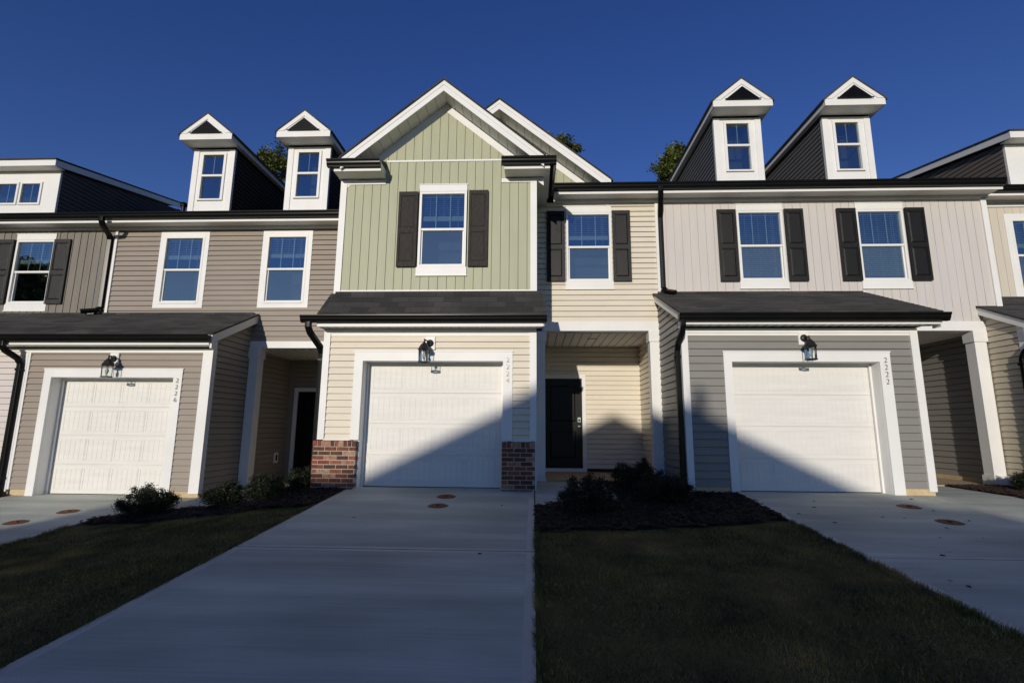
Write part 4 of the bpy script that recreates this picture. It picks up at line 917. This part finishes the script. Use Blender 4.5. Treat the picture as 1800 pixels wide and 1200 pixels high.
# ================================================================== shrubs
def shrub(x, y, rx, h, label, n=3200, spiky=.25, leaf=.021, seed=0):
    n = int(n*2.6)
    rg = np.random.default_rng(seed); z = gz(x, y)
    t = thing('shrub', label, 'shrub', (x, y, z), 'young shrubs in the mulch beds')
    # stems
    s = MB(); tips = []
    for k in range(34):
        a = rg.uniform(0, 6.283); rr = rx*math.sqrt(rg.uniform(0.02, 1)); hh = h*(1-.55*(rr/rx)**2)*rg.uniform(.8, 1.0)
        if rg.uniform() < spiky: hh *= 1.22; rr *= 1.05
        p0 = Vector((x+.04*math.cos(a), y+.04*math.sin(a), z)); p2 = Vector((x+rr*math.cos(a), y+rr*math.sin(a), z+hh)); p1 = (p0+p2)/2+Vector((math.cos(a)*rr*.25, math.sin(a)*rr*.25, -.02))
        s.tube([p0, p1, p2], [.006, .004, .0015], 5, cap=False); tips.append((p0, p1, p2))
    s.build('stems', 'bark', t)
    V = []
    per = n//34
    for p0, p1, p2 in tips:
        for q in range(per):
            u = rg.beta(2.2, 1.0); b = p0*(1-u)**2+p1*2*u*(1-u)+p2*u*u; sp = (.055 if u < .85 else .025)
            V.append((b.x+rg.normal(0, sp), b.y+rg.normal(0, sp), max(z+.03, b.z+rg.normal(0, sp*.8))))
    leaves(V, leaf, rg, 'shrub', t)
def leaves(V, size, rg, m_, par, name='foliage', up_=.4):
    V = np.array(V); n = len(V); d = rg.normal(size=(n, 3)); d[:, 2] = np.abs(d[:, 2])*up_+.1; d /= np.linalg.norm(d, axis=1)[:, None]
    e = rg.normal(size=(n, 3)); e -= (e*d).sum(1)[:, None]*d; e /= np.linalg.norm(e, axis=1)[:, None]; s = size*rg.uniform(.6, 1.35, (n, 1))
    f = np.cross(d, e)*.15
    P = np.stack([V, V+d*s*.5+e*s*.32+f*s, V+d*s*1.05, V+d*s*.5-e*s*.32+f*s], 1).reshape(-1, 3)
    c = WL[par.name]; me = bpy.data.meshes.new(name); me.vertices.add(n*4); me.vertices.foreach_set('co', (P-np.array(c)).reshape(-1)); me.loops.add(n*4)
    me.loops.foreach_set('vertex_index', np.arange(n*4, dtype=np.int32)); me.polygons.add(n); me.polygons.foreach_set('loop_start', np.arange(0, n*4, 4, dtype=np.int32))
    me.update(calc_edges=True); me.materials.append(M[m_]); o = bpy.data.objects.new(name, me); C.objects.link(o); o.parent = par; return o
shrub(-6.02, 7.98, .40, .42, 'spreading shrub in front of the taupe garage door, leftmost of its bed', 7000, seed=1)
shrub(-4.78, 7.98, .31, .35, 'low rounded shrub before the taupe porch column', 6000, .1, seed=2)
shrub(-4.2, 8.05, .28, .38, 'bushy shrub beside the taupe porch opening, second from the brick pier', 6000, .3, seed=3)
shrub(-3.95, 8.75, .22, .36, 'small shrub right against the brick pier by the downspout', 4500, .4, seed=4)
shrub(.74, 7.3, .36, .46, 'spiky shrub between the cream porch walk and the lawn', 7000, .3, seed=5)
shrub(1.72, 9.1, .38, .5, 'upright shrub in front of the cream porch wall, rearmost in its bed', 7000, .4, seed=6)
shrub(1.95, 8.0, .43, .42, 'wide dark shrub beside the grey garage corner', 8000, .15, seed=7)
shrub(8.62, 9.3, .3, .36, 'green shrub at the foot of the far right porch column', 5000, .4, seed=8)

# ================================================================== trees
def tree(name, label, x, y, z, H_, cr, zc, n, seed, leaf=.13, shape=1.3, blobs=26, cat='tree', grp=None):
    rg = np.random.default_rng(seed); t = thing(name, label, cat, (x, y, z), grp)
    s = MB(); s.tube([(x, y, z), (x+.1, y, z+H_*.3), (x-.1, y+.1, z+H_*.6), (x, y, z+H_*.93)], [.22, .17, .11, .03], 10); V = []
    for k in range(blobs):
        a = rg.uniform(0, 6.283); u = rg.uniform(0, 1); zz = zc+(z+H_-zc)*u; rr = cr*math.sqrt(max(.05, 1-(2*u-1)**2 if u < .5 else 1-((u-.5)*2)**shape))*rg.uniform(.35, 1)
        c = Vector((x+rr*math.cos(a), y+rr*math.sin(a), zz)); b0 = Vector((x, y, max(z+H_*.3, zz-rr*.9)))
        s.tube([b0, (b0+c)/2+Vector((0, 0, -.1)), c], [.06, .04, .012], 6, cap=False)
        br = rg.uniform(.35, .8)*cr*.36
        for j in range(7):                                # twigs
            d = Vector(rg.normal(size=3)); d.normalize(); e = c+d*br*rg.uniform(.7, 1.4); s.tube([c, e], [.012, .004], 4, cap=False)
            m_ = n//(blobs*7)
            for q in range(m_):
                w2 = rg.uniform(.3, 1.05); p = c+(e-c)*w2; V.append((p.x+rg.normal(0, .14*br+.05), p.y+rg.normal(0, .14*br+.05), p.z+rg.normal(0, .12*br+.04)))
    s.build('trunk', 'bark', t); leaves(V, leaf, rg, 'leaf', t, 'crown'); return t
TG = 'trees behind the townhouses'
tree('tree', 'leafy tree seen between the two dormers of the taupe house', -13.6, 25, -.2, 16.0, 2.7, 9, 30000, 11, grp=TG)
tree('tree', 'treetop peeking out behind the right slope of the green gable', 1.3, 25, -.2, 16.0, 2.9, 9, 27000, 12, grp=TG)
tree('tree', 'tree with a thin ragged top left of the dormers of the grey house', 7.5, 25, -.2, 15.7, 2.4, 9, 26000, 13, grp=TG)
TG2 = 'trees across the street'
tree('tree', 'tall dark tree across the street, seen mirrored in the far left window', -38, -12, -.8, 13.2, 5.6, 1.0, 26000, 21, .42, blobs=60, grp=TG2)
tree('tree', 'broad tree behind the tall one across the street', -45, -15, -.8, 15.5, 5.5, 3, 12000, 22, .4, blobs=40, grp=TG2)

# ================================================================== house across the street (its shadow falls on this row)
hO = thing('townhouse', 'gabled house across the street whose shadow falls on the driveways', 'house', (-6.9, -24, -.75))
YO = -23.3
b = MB(); b.box(-15.0, -11.6, YO, YO-9, -.75, 7.18); b.box(-2.2, -1.6, YO, YO-9, -.75, 7.18)
b.prism([(-11.6, -.75), (-2.2, -.75), (-2.2, 7.24), (-6.9, 9.5), (-11.6, 7.24)], YO-9, YO, 'y'); b.build('wall', 'taupe', hO)
b = MB()
b.prism([(-11.8, 7.29), (-6.9, 9.64), (-2.0, 7.29), (-2.0, 7.22), (-6.9, 9.56), (-11.8, 7.22)], YO-9.2, YO+.25, 'y')
b.box(-15.15, -11.7, YO+.2, YO-9.2, 7.13, 7.2); b.box(-2.1, -1.45, YO+.2, YO-9.2, 7.13, 7.2); rf = b.build('roof', 'shingle', hO)
b = MB(); b.box(-5.34, -5.19, YO-.4, YO-.2, 7.4, 9.28); b.build('chimney', 'chim', rf)
b = MB(); b.box(-11.85, -11.1, YO-.8, YO-.1, 7.0, 7.72); b.build('roof_vent', 'chim', rf)
for k, xx in enumerate((-13.6, -8.6, -5.6)):
    b = MB(); b.box(xx, xx+1.1, YO, YO+.04, 3.9, 5.4); f = b.build('window', 'white', hO); b = MB(); b.poly([(xx+.07, YO+.045, 3.97), (xx+1.03, YO+.045, 3.97), (xx+1.03, YO+.045, 5.33), (xx+.07, YO+.045, 5.33)]); b.build('pane', 'glass', f)
for xx in (-10, -6.3):
    b = MB(); b.box(xx, xx+2.5, YO, YO+.05, -.72, 1.5); b.build('garage_door', 'gdoor', hO)

# litter: a few dead leaves and the paint mark on the slab
b = MB()
for _ in range(30):
    rX = random.choice([(-3.0, -.1), (3.4, 6.2), (3.4, 6.2), (3.4, 6.2)]); x, y = random.uniform(*rX), random.uniform(4.5, 8.6); z = gz(x, y)+.004; s = random.uniform(.006, .02); a = random.uniform(0, 6.3)
    b.poly([(x+s*2*math.cos(a), y+s*2*math.sin(a), z), (x-s*math.sin(a), y+s*math.cos(a), z+s*.5), (x-s*2*math.cos(a), y-s*2*math.sin(a), z+.002), (x+s*math.sin(a), y-s*math.cos(a), z)])
b.build('leaf_litter', 'mulchc', kind='stuff')
